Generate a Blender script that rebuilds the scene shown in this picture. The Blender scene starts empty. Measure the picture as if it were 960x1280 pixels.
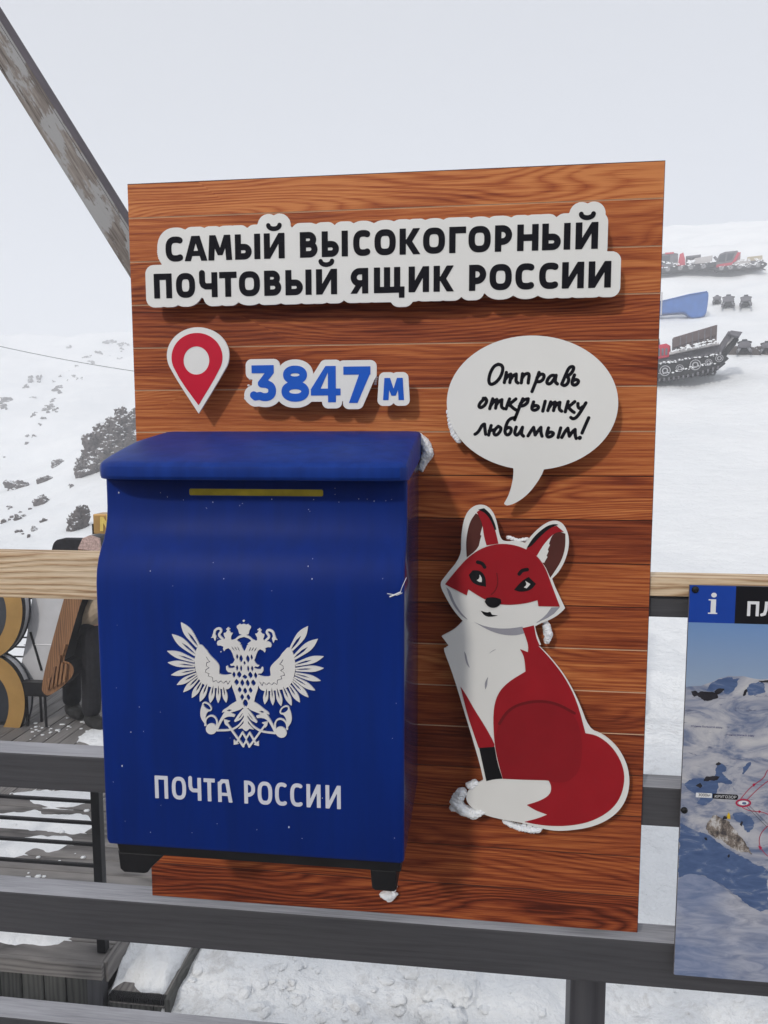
import bpy, bmesh, math, random
import numpy as np
from mathutils import Vector, Matrix, noise
from mathutils.geometry import delaunay_2d_cdt
random.seed(7); np.random.seed(7)
S = bpy.context.scene
COL = S.collection
PI = math.pi

# ------------------------------------------------------------------ camera
F, IW, IH = 930.0, 960.0, 1280.0
CAM = np.array([0.17191703, -1.42551649, 1.6])
CR = np.array([0.99266656, 0.12087828, -0.00123951])
CU = np.array([-0.01118778, 0.10207532, 0.99471376])
CF = np.array([-0.12036581, 0.98740522, -0.10267912])
cd = bpy.data.cameras.new('camera'); cam = bpy.data.objects.new('camera', cd); COL.objects.link(cam)
cd.sensor_fit = 'HORIZONTAL'; cd.sensor_width = 36.0; cd.lens = F / IW * 36.0
cd.clip_start = 0.05; cd.clip_end = 3000
M = Matrix(((CR[0], CU[0], -CF[0], CAM[0]), (CR[1], CU[1], -CF[1], CAM[1]), (CR[2], CU[2], -CF[2], CAM[2]), (0, 0, 0, 1)))
cam.matrix_world = M
S.camera = cam

def ray(px, py): return CF + CR * (px - IW / 2) / F - CU * (py - IH / 2) / F
def at(px, py, Y=0.0):
    d = ray(px, py); return CAM + d * (Y - CAM[1]) / d[1]
def atz(px, py, Z):
    d = ray(px, py); return CAM + d * (Z - CAM[2]) / d[2]

# ------------------------------------------------------------------ light
SUN_EL, SUN_AZ = 31.0, 21.5          # the sun stands behind the viewer's left shoulder
S.view_settings.view_transform = 'Standard'; S.view_settings.look = 'None'
S.view_settings.exposure = 0.04; S.view_settings.gamma = 1.0
sv = Vector((-math.sin(math.radians(SUN_AZ)) * math.cos(math.radians(SUN_EL)), -math.cos(math.radians(SUN_AZ)) * math.cos(math.radians(SUN_EL)), math.sin(math.radians(SUN_EL))))
sl = bpy.data.lights.new('sun', 'SUN'); sl.energy = 2.35; sl.angle = math.radians(4.5); sl.color = (1.0, 0.95, 0.88)
so = bpy.data.objects.new('sun', sl); COL.objects.link(so); so.location = (-30, -30, 40)
so.rotation_euler = sv.to_track_quat('Z', 'Y').to_euler()
W = bpy.data.worlds.new('World'); S.world = W; W.use_nodes = True
wt = W.node_tree; wb = wt.nodes['Background']
sky = wt.nodes.new('ShaderNodeTexSky'); sky.sky_type = 'NISHITA'; sky.sun_disc = False
sky.sun_elevation = math.radians(SUN_EL); sky.sun_rotation = math.atan2(sv.x, sv.y)
sky.altitude = 3800; sky.air_density = 1.0; sky.dust_density = 7.0
mx = wt.nodes.new('ShaderNodeMix'); mx.data_type = 'RGBA'; mx.inputs[0].default_value = 0.75
wt.links.new(sky.outputs[0], mx.inputs[6]); mx.inputs[7].default_value = (8.0, 8.15, 8.5, 1)   # thin even cloud
wt.links.new(mx.outputs[2], wb.inputs['Color']); wb.inputs['Strength'].default_value = 0.10
S.cycles.max_bounces = 6; S.cycles.volume_bounces = 3; S.cycles.diffuse_bounces = 3
S.cycles.use_denoising = True

# ------------------------------------------------------------------ material helpers
class N:
    def __init__(s, name):
        s.m = bpy.data.materials.new(name); s.m.use_nodes = True; s.t = s.m.node_tree
        s.b = s.t.nodes['Principled BSDF']
    def n(s, t, **kw):
        x = s.t.nodes.new('ShaderNode' + t)
        for k, v in kw.items(): setattr(x, k, v)
        return x
    def l(s, a, b): s.t.links.new(a, b)
    def coord(s, kind='Object', scale=(1, 1, 1), loc=None):
        c = s.n('TexCoord'); mp = s.n('Mapping'); s.l(c.outputs[kind], mp.inputs[0])
        mp.inputs['Scale'].default_value = scale
        if loc is not None: s.l(loc, mp.inputs['Location'])
        return mp.outputs[0]
    def noise(s, vec, scale, detail=3, rough=.55, dist=0):
        x = s.n('TexNoise'); s.l(vec, x.inputs['Vector'])
        x.inputs['Scale'].default_value = scale; x.inputs['Detail'].default_value = detail
        x.inputs['Roughness'].default_value = rough; x.inputs['Distortion'].default_value = dist
        return x.outputs['Fac']
    def ramp(s, fac, stops, interp='LINEAR'):
        x = s.n('ValToRGB'); s.l(fac, x.inputs[0]); e = x.color_ramp.elements; x.color_ramp.interpolation = interp
        while len(e) < len(stops): e.new(.5)
        for el, (p, c) in zip(e, stops): el.position = p; el.color = (*c, 1) if len(c) == 3 else c
        return x.outputs[0]
    def mth(s, op, a, b=None, c=None):
        x = s.n('Math', operation=op)
        for i, v in enumerate((a, b, c)):
            if v is None: continue
            if isinstance(v, (int, float)): x.inputs[i].default_value = v
            else: s.l(v, x.inputs[i])
        return x.outputs[0]
    def mix(s, f, a, b, mode='MIX'):
        x = s.n('Mix', data_type='RGBA', blend_type=mode)
        for i, v in ((0, f), (6, a), (7, b)):
            if isinstance(v, (int, float)): x.inputs[i].default_value = v
            elif isinstance(v, tuple): x.inputs[i].default_value = (*v, 1)
            else: s.l(v, x.inputs[i])
        return x.outputs[2]
    def col(s, c):
        if isinstance(c, tuple): s.b.inputs['Base Color'].default_value = (*c, 1)
        else: s.l(c, s.b.inputs['Base Color'])
    def rough(s, r):
        if isinstance(r, (int, float)): s.b.inputs['Roughness'].default_value = r
        else: s.l(r, s.b.inputs['Roughness'])
    def bump(s, h, strength=.3, dist=.01):
        x = s.n('Bump'); x.inputs['Strength'].default_value = strength; x.inputs['Distance'].default_value = dist
        s.l(h, x.inputs['Height']); s.l(x.outputs[0], s.b.inputs['Normal'])

def plain(name, c, rough=.5, metal=0, var=.12, scale=20, bump=0.0, coat=0, spec=.2):
    m = N(name); v = m.coord(); m.b.inputs['Specular IOR Level'].default_value = spec
    f = m.noise(v, scale, 4)
    lo = tuple(x * (1 - var) for x in c); hi = tuple(min(1, x * (1 + var)) for x in c)
    m.col(m.ramp(f, [(.3, lo), (.7, hi)])); m.rough(rough)
    m.b.inputs['Metallic'].default_value = metal
    m.b.inputs['Coat Weight'].default_value = coat
    if bump: m.bump(m.noise(v, scale * 4, 3), bump, .004)
    return m.m

def wood(name, stops, axis=0, freq=60, streak=260, rough=.6, bump=.25, warp=.03, tone=True, knots=0.0, spec=.5, rw=.5, film=False):
    """sawn timber: growth rings warped along the grain, fine streaks, optional knots; the grain runs along the axis"""
    m = N(name); oi = m.n('ObjectInfo')
    rnd = m.mth('MULTIPLY', oi.outputs['Random'], 40.0)
    cmb = m.n('CombineXYZ')
    for i in range(3): m.l(rnd, cmb.inputs[i])
    base = m.coord(loc=cmb.outputs[0])
    sep = m.n('SeparateXYZ'); m.l(base, sep.inputs[0])
    order = {0: (0, 2, 1), 1: (1, 0, 2), 2: (2, 0, 1)}[axis]
    al, ac, dp = (sep.outputs[i] for i in order)
    def stretched(sa, sc):
        c = m.n('CombineXYZ')
        m.l(m.mth('MULTIPLY', al, sa), c.inputs[0]); m.l(m.mth('MULTIPLY', ac, sc), c.inputs[1]); m.l(m.mth('MULTIPLY', dp, sc), c.inputs[2])
        return c.outputs[0]
    big = m.noise(stretched(1.2, 7), 1, 2, .45)
    mid = m.noise(stretched(4.5, 24), 1, 3, .55)
    if film and tone:
        sw = m.n('Attribute', attribute_type='OBJECT', attribute_name='swirl').outputs['Fac']
        big = m.mth('MULTIPLY', big, m.mth('ADD', .7, m.mth('MULTIPLY', sw, 1.6)))
    d = m.mth('ADD', m.mth('ADD', ac, m.mth('MULTIPLY', big, warp * 3)), m.mth('MULTIPLY', mid, warp * .35))
    if knots:
        vo = m.n('TexVoronoi'); m.l(stretched(3.2, 9), vo.inputs['Vector']); vo.inputs['Scale'].default_value = 1
        kd = vo.outputs['Distance']
        sepc = m.n('SeparateColor'); m.l(vo.outputs['Color'], sepc.inputs[0]); g = m.mth('GREATER_THAN', sepc.outputs[0], 1 - knots)
        fall = m.mth('MULTIPLY', m.mth('MAXIMUM', m.mth('SUBTRACT', .55, kd), 0), g)
        d = m.mth('ADD', d, m.mth('MULTIPLY', m.mth('POWER', fall, 2), .16))
    ring = m.mth('FRACT', m.mth('MULTIPLY', d, freq))
    ring = m.mth('POWER', m.mth('SUBTRACT', 1, m.mth('ABSOLUTE', m.mth('SUBTRACT', m.mth('MULTIPLY', ring, 2), 1))), 1.5)
    st = m.noise(stretched(9, streak), 1, 4, .7)
    if film:
        st2 = m.noise(stretched(2.6, 200), 1, 4, .65)
        f = m.mth('ADD', .5, m.mth('MULTIPLY', m.mth('SUBTRACT', ring, .4), m.mth('ADD', rw * .7, m.mth('MULTIPLY', sw, .18)) if tone else rw))
        f = m.mth('ADD', f, m.mth('MULTIPLY', m.mth('SUBTRACT', st, .5), .95)); f = m.mth('ADD', f, m.mth('MULTIPLY', m.mth('SUBTRACT', st2, .5), .7))
    else: f = m.mth('ADD', m.mth('MULTIPLY', ring, rw), m.mth('MULTIPLY', st, 1.1 - rw))
    if tone:
        at_ = m.n('Attribute', attribute_type='OBJECT', attribute_name='tone')
        f = m.mth('ADD', f, m.mth('MULTIPLY', at_.outputs['Fac'], .36))
    blot = m.noise(stretched(2.2, 12), 1, 3)
    f = m.mth('ADD', f, m.mth('MULTIPLY', m.mth('SUBTRACT', blot, .5), .85))
    c = m.ramp(f, stops)
    if knots:
        kn = m.mth('MULTIPLY', m.mth('LESS_THAN', kd, .085), g)
        c = m.mix(m.mth('MULTIPLY', kn, .8), c, stops[-1][1])
    m.col(c); m.rough(rough); m.b.inputs['Specular IOR Level'].default_value = spec
    m.bump(m.mth('ADD', ring, st), bump, .002)
    return m.m

def make_snow(name, dirt=False):
    m = N(name); v = m.coord()
    big = m.noise(v, .25, 4); fine = m.noise(v, 14, 6, .65); mid = m.noise(v, 2.5, 5, .6)
    c = m.ramp(big, [(.3, (.78, .80, .82)), (.7, (.85, .86, .87))])
    if dirt:
        c = m.ramp(big, [(.3, (.84, .86, .88)), (.7, (.91, .92, .93))])
        sl_ = m.noise(m.coord(), 9, 7, .75, .6); zone = m.noise(m.coord(), 1.1, 2)
        c = m.mix(m.mth('MULTIPLY', m.ramp(sl_, [(.50, (0, 0, 0)), (.60, (1, 1, 1))]), m.ramp(zone, [(.42, (0, 0, 0)), (.6, (.42, .42, .42))])), c, (.50, .48, .465))
    m.col(c); m.rough(.75)
    m.b.inputs['Specular IOR Level'].default_value = .25
    m.bump(m.mth('ADD', m.mth('MULTIPLY', mid, 2.0), m.mth('MULTIPLY', fine, .6)), .6 if not dirt else .8, .07)
    return m.m

MAT = {}
MAT['snow'] = make_snow('snow'); MAT['slush'] = make_snow('trodden_snow', True)
MAT['plank'] = wood('board_wood', [(.14, (.58, .215, .072)), (.42, (.395, .108, .034)), (.68, (.21, .043, .017)), (.95, (.07, .014, .008))], freq=95, warp=.050, bump=.1, rough=.5, knots=.25, spec=.14, rw=.22, streak=520, film=True)
MAT['joint'] = plain('pale_joint', (.62, .42, .28), .6)
MAT['joint_dark'] = plain('dark_joint', (.07, .02, .012), .6)
MAT['backing'] = plain('board_edge', (.035, .03, .055), .4)
MAT['panel'] = plain('white_panel', (.74, .74, .72), .38, var=.03, scale=6)
MAT['ink'] = plain('black_ink', (.006, .006, .010), .6, spec=.08)
MAT['red'] = plain('pin_red', (.52, .005, .03), .4, var=.06)
MAT['num_blue'] = plain('numeral_blue', (.008, .095, .50), .4, var=.05)
MAT['fox_red'] = plain('fox_red', (.31, .011, .018), .4, var=.06)
MAT['fox_deep'] = plain('fox_deep_red', (.25, .010, .016), .4, var=.05)
MAT['fox_line'] = plain('fox_line_red', (.15, .009, .012), .4, var=.05)
MAT['fox_brown'] = plain('fox_ear_brown', (.085, .025, .02), .45)
MAT['fox_grey'] = plain('fox_grey', (.30, .30, .34), .45, var=.05)
MAT['fox_black'] = plain('fox_black', (.008, .008, .010), .4)
MAT['rawbeam'] = wood('new_timber', [(.20, (.76, .62, .45)), (.48, (.64, .49, .33)), (.68, (.44, .29, .17)), (.92, (.20, .115, .06))], freq=70, warp=.05, bump=.5, rw=.3, streak=260, spec=.25, film=True, rough=.75, tone=False)
MAT['greyrail'] = wood('grey_stained_timber', [(.2, (.078, .078, .085)), (.6, (.062, .062, .069)), (.95, (.042, .042, .048))], freq=60, bump=.12, rough=.5, tone=False, spec=.3, rw=.15)
MAT['worn_top'] = wood('bleached_frosted_top', [(.25, (.42, .42, .45)), (.55, (.31, .31, .335)), (.9, (.16, .16, .175))], freq=40, bump=.3, rough=.6, tone=False, spec=.4, rw=.2)
MAT['greypost'] = wood('grey_stained_post', [(.2, (.07, .07, .078)), (.6, (.052, .052, .06)), (.95, (.032, .032, .038))], axis=2, freq=30, bump=.2, rough=.5, tone=False)
MAT['deck'] = wood('deck_board', [(.2, (.24, .225, .215)), (.55, (.17, .16, .155)), (.95, (.075, .07, .068))], axis=1, freq=40, bump=.4, rough=.75, spec=.3)
MAT['deckx'] = wood('deck_board_across', [(.2, (.24, .225, .215)), (.55, (.17, .16, .155)), (.95, (.075, .07, .068))], axis=0, freq=40, bump=.4, rough=.75, spec=.3)
MAT['fascia'] = wood('fascia_board', [(.2, (.085, .085, .08)), (.55, (.055, .056, .053)), (.95, (.025, .025, .025))], axis=2, freq=40, bump=.4, rough=.75)
MAT['blackmetal'] = plain('black_metal', (.014, .014, .016), .45, var=.2)
MAT['rubber'] = plain('black_rubber', (.02, .02, .022), .7, var=.3, bump=.2)
MAT['brown_slat'] = wood('brown_slat', [(.2, (.30, .15, .065)), (.6, (.20, .09, .035)), (.95, (.07, .03, .014))], axis=2, freq=50, rough=.6, tone=False)
MAT['gold'] = plain('gold_paint', (.42, .25, .085), .38, metal=.35, var=.18, scale=3)
MAT['sheet'] = plain('sheet_metal', (.62, .62, .64), .38, metal=.25, var=.1, scale=4, bump=.15)
MAT['machine_red'] = plain('machine_red', (.46, .02, .05), .45)
MAT['machine_grey'] = plain('machine_grey', (.12, .115, .13), .55, var=.25, scale=5)
MAT['bed_brown'] = plain('bed_panel', (.10, .075, .075), .6, var=.2, scale=3)
MAT['machine_pale'] = plain('machine_pale', (.45, .43, .43), .5, var=.15)
MAT['tan_cargo'] = plain('tan_cargo', (.42, .36, .25), .7)
MAT['dark_glass'] = plain('dark_glass', (.03, .035, .045), .12, coat=.5)
MAT['steel'] = plain('steel', (.34, .34, .36), .4, metal=.7)
MAT['tarp'] = plain('blue_tarp', (.03, .115, .36), .45, var=.12, scale=2, bump=.2)
MAT['map_blue'] = plain('sign_blue', (.012, .055, .34), .3, var=.05)
MAT['map_black'] = plain('sign_black', (.010, .010, .013), .3)
MAT['print_white'] = plain('print_white', (.74, .75, .77), .4, var=.03)
MAT['yellow'] = plain('slot_yellow', (.50, .38, .03), .5, var=.25, scale=30)
MAT['emblem'] = plain('emblem_white', (.68, .67, .66), .45, var=.06, scale=12)
MAT['lettering'] = plain('lettering_white', (.60, .61, .68), .5, var=.05)
def frost():
    m = N('frost'); v = m.coord(); f = m.noise(v, 160, 4, .65)
    m.col(m.ramp(f, [(.3, (.72, .75, .79)), (.7, (.88, .89, .91))])); m.rough(.7); m.b.inputs['Subsurface Weight'].default_value = .35; m.b.inputs['Subsurface Radius'].default_value = (.012, .013, .015); m.b.inputs['Subsurface Scale'].default_value = .4
    m.bump(f, .5, .002); return m.m
MAT['frost'] = frost()
MAT['jacket'] = plain('beige_jacket', (.42, .33, .24), .85, var=.15, scale=14, bump=.3)
MAT['trouser_black'] = plain('black_trousers', (.018, .018, .022), .85, var=.3, bump=.3)
MAT['trouser_blue'] = plain('blue_trousers', (.05, .11, .20), .85, var=.2, bump=.3)
MAT['skin'] = plain('skin', (.55, .33, .23), .55)
MAT['hair'] = plain('hair', (.03, .02, .015), .7)
MAT['boot'] = plain('boot', (.02, .02, .02), .6)
MAT['cap_pink'] = plain('speckled_panel', (.46, .33, .30), .8, var=.35, scale=60)

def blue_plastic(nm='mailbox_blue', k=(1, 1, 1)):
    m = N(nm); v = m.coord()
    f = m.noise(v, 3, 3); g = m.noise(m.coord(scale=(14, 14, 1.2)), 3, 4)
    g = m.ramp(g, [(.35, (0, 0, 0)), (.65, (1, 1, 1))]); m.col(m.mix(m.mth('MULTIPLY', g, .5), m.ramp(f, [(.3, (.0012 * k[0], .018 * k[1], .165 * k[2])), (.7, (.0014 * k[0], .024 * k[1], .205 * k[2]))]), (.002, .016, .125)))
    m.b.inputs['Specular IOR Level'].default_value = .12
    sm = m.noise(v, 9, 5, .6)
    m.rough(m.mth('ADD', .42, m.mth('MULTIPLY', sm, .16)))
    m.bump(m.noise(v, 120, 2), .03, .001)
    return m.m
MAT['blue'] = blue_plastic(); MAT['blue_lid'] = blue_plastic('skylit_lid_blue', (4.5, 1.75, 1.3))  # lid blue is lightened to stand in for sky light on its top
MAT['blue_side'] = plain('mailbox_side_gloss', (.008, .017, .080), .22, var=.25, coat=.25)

def rock_mat():
    m = N('rock'); v = m.coord(); ge = m.n('NewGeometry'); sp = m.n('SeparateXYZ'); m.l(ge.outputs['Normal'], sp.inputs[0])
    oi = m.n('ObjectInfo'); wv = m.n('VectorMath', operation='ADD'); m.l(ge.outputs['Position'], wv.inputs[0]); m.l(oi.outputs['Random'], wv.inputs[1])
    f = m.noise(wv.outputs[0], 1.6, 8, .75); c = m.ramp(f, [(.3, (.045, .036, .035)), (.5, (.088, .073, .070)), (.72, (.15, .13, .125))])
    k = m.mth('ADD', sp.outputs[2], m.mth('MULTIPLY', m.mth('SUBTRACT', m.noise(wv.outputs[0], 1.5, 8, .78), .5), 4.4))
    s = m.ramp(k, [(.72, (0, 0, 0)), (.80, (1, 1, 1))])
    m.col(m.mix(s, c, (.84, .86, .89))); m.rough(.9); m.bump(f, .6, .2)
    return m.m
MAT['rock'] = rock_mat()

def weathered():
    m = N('weathered_paint_timber'); v = m.coord(scale=(2.5, 40, 40)); v2 = m.coord(scale=(7, 26, 26))
    f = m.noise(v, 2.2, 5, .7); g = m.noise(v2, 1.6, 5, .65); fine = m.noise(m.coord(scale=(4, 120, 120)), 1.5, 3, .6)
    bare = m.ramp(m.mth('ADD', m.mth('MULTIPLY', f, .5), m.mth('MULTIPLY', fine, .5)), [(.36, (.05, .04, .036)), (.48, (.19, .165, .15)), (.64, (.34, .31, .285))])
    c = m.mix(m.ramp(g, [(.48, (0, 0, 0)), (.53, (1, 1, 1))]), bare, (.33, .33, .335))
    m.col(c); m.rough(.8); m.bump(m.mth('ADD', f, fine), .6, .004)
    return m.m
MAT['weathered'] = weathered()
MAT['plum'] = plain('old_plum_paint', (.085, .068, .078), .6, var=.25, scale=9, bump=.2)

# ------------------------------------------------------------------ object helpers
def link(name, mesh, mat=None, parent=None, label=None, cat=None, group=None, kind=None, smooth=False):
    o = bpy.data.objects.new(name, mesh); COL.objects.link(o)
    if mat is not None:
        for mm in (mat if isinstance(mat, (list, tuple)) else [mat]): mesh.materials.append(MAT[mm] if isinstance(mm, str) else mm)
    if parent is not None:
        o.parent = parent
        o.matrix_parent_inverse = parent_matrix(parent).inverted()
    tag(o, label, cat, group, kind)
    if smooth: mesh.polygons.foreach_set('use_smooth', [True] * len(mesh.polygons))
    return o
def parent_matrix(p):
    m = p.matrix_basis.copy()
    if p.parent: m = parent_matrix(p.parent) @ p.matrix_parent_inverse @ m
    return m
def tag(o, label=None, cat=None, group=None, kind=None):
    if label: o['label'] = label
    if cat: o['category'] = cat
    if group: o['group'] = group
    if kind: o['kind'] = kind
    return o
def empty(name, loc, label, cat, group=None):
    o = bpy.data.objects.new(name, None); COL.objects.link(o); o.location = loc; o.empty_display_size = .1
    return tag(o, label, cat, group)
def mesh_of(bm, name='mesh'):
    me = bpy.data.meshes.new(name); bm.normal_update(); bm.to_mesh(me); bm.free(); return me
def bm_box(bm, lo, hi, mat=0, rot=None, piv=None):
    vs = [bm.verts.new((x, y, z)) for x in (lo[0], hi[0]) for y in (lo[1], hi[1]) for z in (lo[2], hi[2])]
    fs = [(0, 1, 3, 2), (4, 6, 7, 5), (0, 4, 5, 1), (2, 3, 7, 6), (0, 2, 6, 4), (1, 5, 7, 3)]
    out = [bm.faces.new([vs[i] for i in f]) for f in fs]
    for f in out: f.material_index = mat
    if rot is not None:
        bmesh.ops.rotate(bm, verts=vs, cent=piv or ((Vector(lo) + Vector(hi)) / 2), matrix=rot)
    return vs
def box(name, lo, hi, mat, parent=None, bev=.003, seg=2, rot=None, piv=None, **kw):
    bm = bmesh.new(); bm_box(bm, lo, hi, rot=rot, piv=piv)
    if bev: bmesh.ops.bevel(bm, geom=bm.edges[:], offset=bev, segments=seg, profile=.6, affect='EDGES')
    return link(name, mesh_of(bm, name), mat, parent, **kw)
def worn(o):
    o.data.materials.append(MAT['worn_top'])
    for p in o.data.polygons:
        if p.normal.z > .9: p.material_index = 1
    return o
def prism(name, prof, x0, x1, mat, parent=None, axis='X', bev=0, seg=2, smooth=False, **kw):
    """closed profile swept along an axis; prof = (y,z) for X, (x,z) for Y"""
    bm = bmesh.new()
    P = (lambda a, b, t: (t, a, b)) if axis == 'X' else (lambda a, b, t: (a, t, b))
    a = [bm.verts.new(P(p[0], p[1], x0)) for p in prof]; b = [bm.verts.new(P(p[0], p[1], x1)) for p in prof]
    n = len(prof)
    caps = [bm.faces.new(a), bm.faces.new(b[::-1])]
    for i in range(n): bm.faces.new((a[i], b[i], b[(i + 1) % n], a[(i + 1) % n]))
    bmesh.ops.recalc_face_normals(bm, faces=bm.faces[:])
    if bev:
        ed = [e for c in caps for e in c.edges]
        bmesh.ops.bevel(bm, geom=list(set(ed)), offset=bev, segments=seg, profile=.5, affect='EDGES')
    me = mesh_of(bm, name)
    o = link(name, me, mat, parent, **kw)
    if smooth:
        me.polygons.foreach_set('use_smooth', [True] * len(me.polygons)); me.set_sharp_from_angle(angle=math.radians(35))
    return o
def bm_tube(bm, pts, rad, n=8, caps=True):
    pts = [Vector(p) for p in pts]; rings = []
    for i, p in enumerate(pts):
        t = (pts[min(i + 1, len(pts) - 1)] - pts[max(i - 1, 0)]).normalized()
        up = Vector((0, 0, 1)) if abs(t.z) < .9 else Vector((1, 0, 0))
        s = t.cross(up).normalized(); q = s.cross(t)
        rr = rad[i] if isinstance(rad, (list, tuple)) else rad
        rings.append([bm.verts.new(p + (s * math.cos(2 * PI * k / n) + q * math.sin(2 * PI * k / n)) * rr) for k in range(n)])
    for A, B in zip(rings, rings[1:]):
        for k in range(n): bm.faces.new((A[k], A[(k + 1) % n], B[(k + 1) % n], B[k]))
    if caps: bm.faces.new(rings[0][::-1]); bm.faces.new(rings[-1])
def tube(name, pts, rad, mat, parent=None, n=8, **kw):
    bm = bmesh.new(); bm_tube(bm, pts, rad, n); bmesh.ops.recalc_face_normals(bm, faces=bm.faces[:])
    return link(name, mesh_of(bm, name), mat, parent, smooth=False, **kw)

# ------------------------------------------------------------------ flat shapes by signed distance
def sd_poly(p, X, Y):
    p = np.asarray(p, float); d = np.full(X.shape, 1e9); ins = np.zeros(X.shape, bool)
    for i in range(len(p)):
        a, b = p[i], p[(i + 1) % len(p)]; e = b - a; L = max(e @ e, 1e-18)
        t = np.clip(((X - a[0]) * e[0] + (Y - a[1]) * e[1]) / L, 0, 1)
        d = np.minimum(d, (X - a[0] - t * e[0]) ** 2 + (Y - a[1] - t * e[1]) ** 2)
        c = (a[1] > Y) != (b[1] > Y)
        if abs(e[1]) > 1e-15: ins ^= c & (X < a[0] + (Y - a[1]) / e[1] * e[0])
    return np.where(ins, -1, 1) * np.sqrt(d)
def sd_stroke(p, w, X, Y):
    p = np.asarray(p, float); d = np.full(X.shape, 1e9)
    ws = np.full(len(p), w) if np.isscalar(w) else np.asarray(w, float)
    if len(p) == 1: return np.hypot(X - p[0, 0], Y - p[0, 1]) - ws[0] / 2
    for i in range(len(p) - 1):
        a, b = p[i], p[i + 1]; e = b - a; L = max(e @ e, 1e-18)
        t = np.clip(((X - a[0]) * e[0] + (Y - a[1]) * e[1]) / L, 0, 1)
        d = np.minimum(d, np.hypot(X - a[0] - t * e[0], Y - a[1] - t * e[1]) - (ws[i] + t * (ws[i + 1] - ws[i])) / 2)
    return d
def ell(cx, cy, rx, ry, n=48, a0=0, a1=2 * PI, rot=0):
    t = np.linspace(a0, a1, n, endpoint=abs(a1 - a0) < 2 * PI - 1e-6)
    x, y = rx * np.cos(t), ry * np.sin(t); c, s = math.cos(rot), math.sin(rot)
    return [(cx + c * u - s * v, cy + s * u + c * v) for u, v in zip(x, y)]
def smooth(p, it=2, corner=58, closed=True):
    p = [tuple(map(float, q)) for q in p]; keep = [False] * len(p)
    n = len(p)
    for i in range(n):
        if not closed and i in (0, n - 1): keep[i] = True; continue
        a, b, c = (np.array(p[(i + k) % n]) for k in (-1, 0, 1)); u, v = b - a, c - b
        if math.degrees(math.acos(np.clip(u @ v / (np.linalg.norm(u) * np.linalg.norm(v) + 1e-12), -1, 1))) > corner: keep[i] = True
    for _ in range(it):
        q, k2 = [], []; n = len(p)
        for i in range(n):
            if keep[i]: q.append(p[i]); k2.append(True); continue
            a, b, c = (np.array(p[(i + k) % n]) for k in (-1, 0, 1))
            q += [tuple(b + .25 * (a - b)), tuple(b + .25 * (c - b))]; k2 += [False, False]
        p, keep = q, k2
    return p
def contours(D, xs, ys):
    ny, nx = D.shape; ins = D < 0
    pts = {}; segs = {}
    def ep(k):
        if k in pts: return pts[k]
        i, j, h = k
        if h: a, b = D[j, i], D[j, i + 1]; t = a / (a - b); pts[k] = (xs[i] + t * (xs[i + 1] - xs[i]), ys[j])
        else: a, b = D[j, i], D[j + 1, i]; t = a / (a - b); pts[k] = (xs[i], ys[j] + t * (ys[j + 1] - ys[j]))
        return pts[k]
    code = ins[:-1, :-1] * 1 + ins[:-1, 1:] * 2 + ins[1:, 1:] * 4 + ins[1:, :-1] * 8
    T = {1: [(3, 0)], 2: [(0, 1)], 3: [(3, 1)], 4: [(1, 2)], 5: [(3, 2), (1, 0)], 6: [(0, 2)], 7: [(3, 2)], 8: [(2, 3)], 9: [(2, 0)], 10: [(0, 3), (2, 1)], 11: [(2, 1)], 12: [(1, 3)], 13: [(1, 0)], 14: [(0, 3)]}
    for j, i in zip(*np.nonzero((code > 0) & (code < 15))):
        E_ = ((i, j, 1), (i + 1, j, 0), (i, j + 1, 1), (i, j, 0))
        for a, b in T[int(code[j, i])]: segs[E_[a]] = E_[b]
    loops = []
    while segs:
        s, nx_ = segs.popitem(); lp = [s]
        while nx_ != s and nx_ in segs: lp.append(nx_); nx_ = segs.pop(nx_)
        loops.append(np.array([ep(k) for k in lp]))
    return loops
def simplify(p, tol):
    n = len(p)
    if n < 8: return p
    k = int(np.argmax(((p - p[0]) ** 2).sum(1)))
    def dp(a):
        if len(a) < 3: return [a[0]]
        e = a[-1] - a[0]; L = np.linalg.norm(e) + 1e-12
        d = np.abs(e[0] * (a[:, 1] - a[0, 1]) - e[1] * (a[:, 0] - a[0, 0])) / L; i = int(np.argmax(d))
        if d[i] < tol: return [a[0]]
        return dp(a[:i + 1]) + dp(a[i:])
    q = dp(p[:k + 1]) + dp(np.vstack([p[k:], p[:1]]))
    return np.array(q)
def area(p): return .5 * np.sum(p[:, 0] * np.roll(p[:, 1], -1) - np.roll(p[:, 0], -1) * p[:, 1])
def poly_in(p, c):
    x, y = c[:, :1], c[:, 1:]; a, b = p, np.roll(p, -1, 0); cr = (a[:, 1] > y) != (b[:, 1] > y)
    with np.errstate(divide='ignore', invalid='ignore'): xi = a[:, 0] + (y - a[:, 1]) / (b[:, 1] - a[:, 1]) * (b[:, 0] - a[:, 0])
    return (cr & (x < xi)).sum(1).astype(int)
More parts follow.
